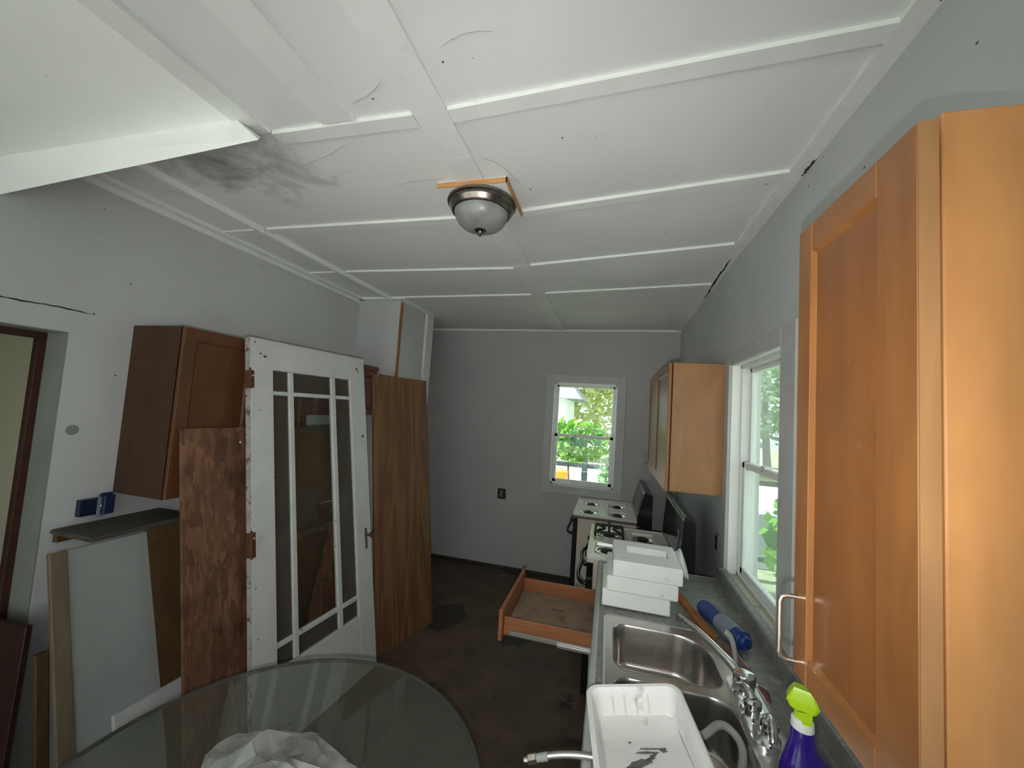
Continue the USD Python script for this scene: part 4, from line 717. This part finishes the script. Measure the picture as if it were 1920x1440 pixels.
part(q, "trigger", hull([(sx_ - 0.018, sy_ - 0.020, 1.192), (sx_ + 0.012, sy_ - 0.020, 1.192), (sx_ - 0.012, sy_ - 0.030, 1.172), (sx_ + 0.006, sy_ - 0.030, 1.172), (sx_ - 0.018, sy_ - 0.014, 1.190), (sx_ + 0.012, sy_ - 0.014, 1.190)]), LIME)
st = [(0.006 if i % 2 else 0.014) for i in range(16)]
part(q, "label", cat(*[hull([(sx_ + 0.004 + 0.014 * math.cos(a + o), sy_ - 0.0435 + dy, 1.022 + 0.014 * math.sin(a + o)) for o in (-0.05, 0.05) for dy in (0, 0.004)] + [(sx_ + 0.004, sy_ - 0.0435 + dy, 1.022 + h_) for dy in (0, 0.004) for h_ in (-0.002, 0.002)]) for a in np.linspace(0, 2 * np.pi, 8, endpoint=False)]), WHITEP, "white flower mark")
part(q, "label", hull([(sx_ + 0.034, sy_ - 0.033, 1.086), (sx_ + 0.066, sy_ - 0.018, 1.056), (sx_ + 0.073, sy_ - 0.005, 1.02), (sx_ + 0.058, sy_ - 0.031, 1.035), (sx_ + 0.032, sy_ - 0.024, 1.084), (sx_ + 0.064, sy_ - 0.009, 1.056), (sx_ + 0.055, sy_ - 0.022, 1.04)]), GREYL, "grey label edge")

# ---------------------------------------------------------------- the two stoves
def burner(par, x, y, z, rad, m=BLACKM):
    b = part(par, "burner", lathe([(rad, -0.006), (rad, 0.002), (rad * 0.9, 0.006), (rad * 0.55, 0.006), (rad * 0.5, 0.014), (rad * 0.1, 0.016), (0.0005, 0.016)], (x, y, z), seg=28), m)
    return b
def stove(label, x0, x1, y0, y1, zt, bg, wells, front, trim, grate=None):
    q = thing("gas_stove", label, "stove", ((x0 + x1) / 2, (y0 + y1) / 2, 0))
    part(q, "body", B(x0 + 0.045, x1 - 0.01, y0 + 0.008, y1 - 0.008, 0.03, zt - 0.032, 0.004), SIDEEN)
    for fx, fy in ((x0 + 0.08, y0 + 0.05), (x1 - 0.06, y0 + 0.05), (x0 + 0.08, y1 - 0.05), (x1 - 0.06, y1 - 0.05)): part(q, "foot", cyl((fx, fy, 0), (fx, fy, 0.031), 0.02), BLACKM)
    holes = [rrect(cx - hx, cx + hx, cy - hy, cy + hy, 0.012, 4) for cx, cy, hx, hy in wells]
    lid = plate(rrect(x0, x1, y0, y1, 0.015, 5), holes, zt - 0.010, zt); skirt = plate(rrect(x0, x1, y0, y1, 0.015, 5), [rrect(x0 + .004, x1 - .004, y0 + .004, y1 - .004, 0.012, 5)], zt - 0.034, zt - 0.010)
    lip = plate(rrect(x0, x1, y0, y1, 0.015, 5), [rrect(x0 + .016, x1 - .016, y0 + .016, y1 - .016, 0.010, 5)], zt, zt + 0.006)
    ct = part(q, "cooktop", cat(lid, lip), ENAMEL); part(ct, "skirt", skirt, trim)
    for (cx, cy, hx, hy) in wells:
        w = part(q, "burner_well", loft([flat(rrect(cx - hx, cx + hx, cy - hy, cy + hy, 0.012, 4), zt), flat(rrect(cx - hx + .006, cx + hx - .006, cy - hy + .006, cy + hy - .006, 0.012, 4), zt - 0.018), flat(rrect(cx - hx + .03, cx + hx - .03, cy - hy + .03, cy + hy - .03, 0.02, 4), zt - 0.020)], False, True), ENAMEL, smooth=20)
        part(w, "drip_ring", lathe([(0.062, -0.004), (0.072, 0.004), (0.080, 0.004), (0.083, -0.001)], (cx, cy, zt - 0.017), seg=32, cap=False), SILVER)
        burner(w, cx, cy, zt - 0.012, 0.045)
    part(q, "front_panel", B(x0 + 0.004, x0 + 0.045, y0 + 0.004, y1 - 0.004, zt - 0.135, zt - 0.036, 0.006), front)
    od = part(q, "oven_door", B(x0 + 0.002, x0 + 0.045, y0 + 0.006, y1 - 0.006, 0.22, zt - 0.140, 0.006), front)
    hz = zt - 0.19; ypts = [(x0 + 0.004, y0 + 0.05, hz), (x0 - 0.03, y0 + 0.055, hz + 0.004), (x0 - 0.046, y0 + 0.09, hz + 0.006), (x0 - 0.05, (y0 + y1) / 2, hz + 0.008), (x0 - 0.046, y1 - 0.09, hz + 0.006), (x0 - 0.03, y1 - 0.055, hz + 0.004), (x0 + 0.004, y1 - 0.05, hz)]
    part(od, "handle", tube(smooth_path(ypts, 40), 0.013, 12), BLACK)
    for i in range(4):
        yy = y0 + 0.12 + i * (y1 - y0 - 0.24) / 3; part(q, "control_knob", cyl((x0 + 0.004, yy, zt - 0.085), (x0 - 0.024, yy, zt - 0.085), 0.021, 0.018, 20), BLACK)
    part(q, "storage_drawer", B(x0 + 0.004, x0 + 0.045, y0 + 0.006, y1 - 0.006, 0.04, 0.215, 0.006), front)
    bx0, bx1, tx0, zt2 = bg   # backguard: foot front, rear, top front, top
    b = part(q, "backguard", hull([(bx0, y, zt - 0.03) for y in (y0 + .004, y1 - .004)] + [(bx0 + 0.0, y, zt + 0.05) for y in (y0, y1)] + [(tx0 - 0.006, y, zt2 - 0.022) for y in (y0, y1)] + [(tx0 + 0.006, y, zt2 - 0.004) for y in (y0 + .003, y1 - .003)] + [(bx1 - .01, y, zt2 - 0.028) for y in (y0 + .003, y1 - .003)] + [(bx1, y, zt2 - 0.05) for y in (y0, y1)] + [(bx1, y, zt - 0.10) for y in (y0 + .004, y1 - .004)]), BLACK)
    sl = lambda t: (bx0 + (tx0 - 0.006 - bx0) * t, zt + 0.05 + (zt2 - 0.022 - zt - 0.05) * t); (ax_, az), (cx_, cz) = sl(0.25), sl(0.85)
    ym, hw = (y0 + y1) / 2, (y1 - y0) * 0.36; nrm = np.array([-(cz - az), 0, cx_ - ax_]); nrm /= np.linalg.norm(nrm); nrm = nrm if nrm[0] < 0 else -nrm
    pan = lambda t0, t1, ya, yb, o0, o1: hull([np.array([sl(t)[0], y, sl(t)[1]]) + nrm * o for t in (t0, t1) for y in (ya, yb) for o in (o0, o1)])
    part(b, "control_panel", pan(0.12, 0.9, ym - hw, ym + hw, -0.002, 0.003), DISPLAY); part(b, "trim_strip", pan(0.955, 1.01, y0 + 0.004, y1 - 0.004, -0.002, 0.004), SILVER)
    part(b, "trim_strip", pan(0.06, 0.085, ym - hw * 0.8, ym + hw * 0.2, -0.002, 0.004), SILVER); part(b, "label", pan(0.2, 0.62, y0 + 0.10, y0 + 0.13, 0.002, 0.0045), GREYL)
    if grate:
        gx, gy, a = grate; r_ = 0.0085; z0 = zt - 0.016; zg = zt + 0.036
        bars = [tube([(gx + sx * a, gy + sy * a, z0), (gx + sx * a, gy + sy * a, zg - 0.004), (gx + sx * a * 0.9, gy + sy * a * 0.9, zg)], r_, 8) for sx in (-1, 1) for sy in (-1, 1)]
        bars += [tube([(gx - a, gy + sy * a, zg - .004), (gx + a, gy + sy * a, zg - .004)], r_, 8) for sy in (-1, 1)] + [tube([(gx + sx * a, gy - a, zg - .004), (gx + sx * a, gy + a, zg - .004)], r_, 8) for sx in (-1, 1)]
        bars += [tube([(gx + sx * a, gy, zg - .004), (gx + sx * a * 0.85, gy, zg + 0.022), (gx + sx * a * 0.25, gy, zg)], r_, 8) for sx in (-1, 1)] + [tube([(gx, gy + sy * a, zg - .004), (gx, gy + sy * a * 0.85, zg + 0.022), (gx, gy + sy * a * 0.25, zg)], r_, 8) for sy in (-1, 1)]
        bars += [tube([(gx + sx * a * .9, gy + sy * a * .9, zg), (gx + sx * a * .35, gy + sy * a * .35, zg + 0.006)], r_, 8) for sx in (-1, 1) for sy in (-1, 1)]
        part(q, "grate", cat(*bars), BLACKM, "black cast iron grate")
    return q
stove("cream gas stove next to the counter with one black grate left on it", -0.112, 0.462, 2.652, 3.440, 0.912, (0.455, 0.545, 0.482, 1.255), [(0.02, 2.86, 0.085, 0.12), (0.03, 3.24, 0.085, 0.12), (0.285, 2.86, 0.085, 0.12), (0.285, 3.24, 0.085, 0.12)], BLACK, SIDEEN, (0.03, 3.235, 0.105))
stove("cream gas stove in the far corner pulled forward under the small window", -0.298, 0.278, 3.690, 4.418, 0.912, (0.272, 0.398, 0.332, 1.190), [(-0.165, 3.88, 0.085, 0.11), (-0.155, 4.22, 0.085, 0.11), (0.105, 3.88, 0.085, 0.11), (0.105, 4.22, 0.085, 0.11)], BLACK, DULLM)

# ---------------------------------------------------------------- electrical boxes
q = thing("outlet_box", "open dark blue electrical box with a loose device on the left wall", "electrical box", (-2.36, 1.31, 1.27))
ob = m3.Manifold.cube([0.03, 0.115, 0.075]).translate([-2.371, 1.255, 1.225]) - mbox(-2.362, -2.33, 1.259, 1.366, 1.229, 1.296)
part(q, "box", ob, NAVY); part(q, "strap", B(-2.346, -2.340, 1.318, 1.345, 1.210, 1.318, 0.001), GREYL); part(q, "device", B(-2.345, -2.318, 1.330, 1.372, 1.222, 1.312), NAVY); part(q, "ear", B(-2.340, -2.334, 1.322, 1.368, 1.305, 1.322, 0.001), NAVY); part(q, "screw", cyl((-2.340, 1.334, 1.262), (-2.334, 1.334, 1.262), 0.008, sides=12), HANDLE)
q = thing("outlet_box", "small open outlet box low on the far wall left of the window", "electrical box", (-1.2, 4.44, 0.85))
ob = mbox(-1.248, -1.155, 4.43, 4.452, 0.79, 0.905) - mbox(-1.243, -1.160, 4.40, 4.44, 0.795, 0.90)
part(q, "box", ob, BLACKM); part(q, "device", B(-1.222, -1.182, 4.418, 4.436, 0.815, 0.895), DULLM); part(q, "receptacle", B(-1.172, -1.145, 4.415, 4.43, 0.80, 0.85), BLACKM)
q = thing("outlet", "dark outlet on the right wall beside the side window", "outlet", (0.69, 2.765, 1.08))
part(q, "cover", B(0.690, 0.7005, 2.735, 2.80, 1.03, 1.14), GREYL); part(q, "receptacle", B(0.684, 0.691, 2.750, 2.785, 1.09, 1.125), BLACKM); part(q, "receptacle", B(0.684, 0.691, 2.750, 2.785, 1.045, 1.08), BLACKM)

# ---------------------------------------------------------------- outdoors
struct("ground", B(-30, 40, 4.7, 45, -0.75, -0.6, 0), GRASS)
struct("ground", B(0.95, 40, -12, 4.7, -0.75, -0.6, 0), GRASS)
struct("ground", B(-30, 0.95, -20, -1.7, -0.75, -0.6, 0), GRASS)
struct("ground", B(-30, -3.92, -1.7, 4.7, -0.75, -0.6, 0), GRASS)
struct("path", B(-9, -2.52, -1.66, -0.02, -0.6, -0.12, 0), paint("path_concrete", (0.62, 0.61, 0.58), 0.9, 0.08, 3.0))
struct("patio", B(-9, 5, -7, -1.66, -0.6, -0.12, 0), paint("patio_concrete", (0.62, 0.61, 0.58), 0.9, 0.08, 3.0))
solo("terrace", B(-4, 5.5, 7.6, 11, -0.6, 0.34, 0.02), PAVE, "pale bluish raised terrace seen low through the far window", "terrace")
def leaves(centre, rad, n, size, seed, flatz=0.7):
    r = np.random.default_rng(seed); P = r.normal(size=(n, 3)); P /= np.linalg.norm(P, axis=1, keepdims=True); P *= r.random((n, 1)) ** 0.4 * np.array(rad); P += centre
    nrm = r.normal(size=(n, 3)) + (0, -0.3, flatz); nrm /= np.linalg.norm(nrm, axis=1, keepdims=True); a = np.cross(nrm, r.normal(size=(n, 3))); a /= np.linalg.norm(a, axis=1, keepdims=True); b = np.cross(nrm, a)
    s_ = size * (0.6 + 0.8 * r.random((n, 1))); o = [(0, -1), (0.55, -0.35), (0.5, 0.3), (0, 1), (-0.5, 0.3), (-0.55, -0.35)]
    v = np.stack([P + a * s_ * x + b * s_ * y - nrm * s_ * 0.25 * abs(x) for x, y in o], 1).reshape(-1, 3); k = np.arange(n)[:, None] * 6
    return v, np.vstack([k + (0, 1, 5), k + (1, 2, 4), k + (1, 4, 5), k + (2, 3, 4)])
def tree(name, label, centre, rad, n, size, m, seed, trunk=0.06, catg="shrub", grp=None):
    q = thing(name, label, catg, (centre[0], centre[1], -0.6), grp)
    part(q, "foliage", leaves(np.array(centre), rad, n, size, seed), m, smooth=False, kind="stuff")
    part(q, "trunk", tube(smooth_path([(centre[0] + 0.1, centre[1], -0.6), (centre[0], centre[1] + 0.05, centre[2] * 0.5 - 0.3), (centre[0] - 0.05, centre[1], centre[2])], 10), np.linspace(trunk, trunk * 0.5, 10), 8), BARK)
tree("shrub", "bright green leafy shrub just outside the far window", (-0.55, 5.9, 1.42), (0.56, 0.35, 0.34), 460, 0.066, LEAF, 3, 0.02)
tree("shrub", "pale green shrub right of the railing post outside the far window", (0.35, 6.35, 0.95), (0.55, 0.32, 0.42), 700, 0.055, LEAF3, 4)
tree("tree", "leafy bough hanging at the upper left of the far window", (-1.12, 6.6, 2.25), (0.24, 0.3, 0.40), 170, 0.06, LEAF, 5, 0.03, "tree")
tree("tree", "yellow-green tree far beyond the far window", (-2.4, 22, 4.2), (5.6, 2.5, 4.2), 5200, 0.19, LEAF2, 6, 0.2, "tree")
tree("tree", "pale green tree far beyond the drive on the right", (7.6, 22, 4.0), (4.5, 2.5, 3.4), 2200, 0.19, LEAF3, 8, 0.2, "tree")
tree("tree", "green tree outside the side window over the counter", (4.4, 5.6, 1.4), (1.3, 1.3, 1.5), 1800, 0.12, LEAF3, 9, 0.1, "tree")
tree("shrub", "low bright shrub outside the side window over the counter", (2.2, 4.6, 0.7), (0.6, 0.7, 0.8), 900, 0.07, LEAF, 10)
tree("tree", "large green tree in the yard behind the viewer's window", (-3.5, -12, 3.0), (4, 2.5, 3.0), 1500, 0.22, LEAF, 11, 0.2, "tree")
q = thing("railing", "dark grey railing crossing outside the far window", "railing", (-0.3, 7.0, -0.6))
part(q, "rail", B(-3.5, 3.5, 7.02, 7.08, 0.885, 0.965), RAILM); part(q, "rail", B(-3.5, 3.5, 7.02, 7.08, 1.16, 1.18), RAILM); part(q, "rail", B(-3.5, 3.5, 7.02, 7.08, -0.3, -0.24), RAILM)
for x in (-2.6, -0.455, 1.7): part(q, "post", B(x, x + 0.10, 6.98, 7.12, -0.6, 1.20), RAILM)
q = thing("storage_bin", "orange-yellow plastic bin standing on the terrace beyond the railing", "bin", (-1.1, 8.1, 0.34))
part(q, "bin", hull([(x, y, z) for x, y, z in ((-1.35, 7.95, .342), (-0.82, 7.95, .342), (-1.35, 8.25, .342), (-0.82, 8.25, .342), (-1.38, 7.92, 0.62), (-0.79, 7.92, 0.62), (-1.38, 8.28, 0.62), (-0.79, 8.28, 0.62))]), YELLOW); part(q, "lid", B(-1.40, -0.77, 7.90, 8.30, 0.62, 0.655, 0.01), YELLOW)
q = thing("house", "pale neighbouring house with a grey roof behind the trees", "house", (-1, 15, -0.6))
part(q, "wall", B(-7, -1.6, 14, 17.5, -0.6, 2.4, 0), SIDING); part(q, "roof", hull([(-7.4, 13.6, 2.35), (-1.0, 13.6, 2.35), (-7.4, 17.9, 2.35), (-1.0, 17.9, 2.35), (-6.5, 15.7, 4.4), (-2.6, 15.7, 4.4)]), ROOFM)
wn = part(q, "window", B(-3.0, -2.2, 13.96, 14.02, 0.9, 2.0), VINYL); part(wn, "pane", B(-2.94, -2.26, 13.95, 13.965, 0.96, 1.94, 0), DISPLAY)
q = thing("house", "low pale green neighbouring house beyond the side yard", "house", (14, 6, -0.6))
part(q, "wall", B(12.0, 16, -2, 16, -0.6, 2.6, 0), SIDING); part(q, "roof", hull([(11.6, -2.4, 2.55), (16.4, -2.4, 2.55), (11.6, 16.4, 2.55), (16.4, 16.4, 2.55), (14, -1, 4.2), (14, 15, 4.2)]), ROOFM)
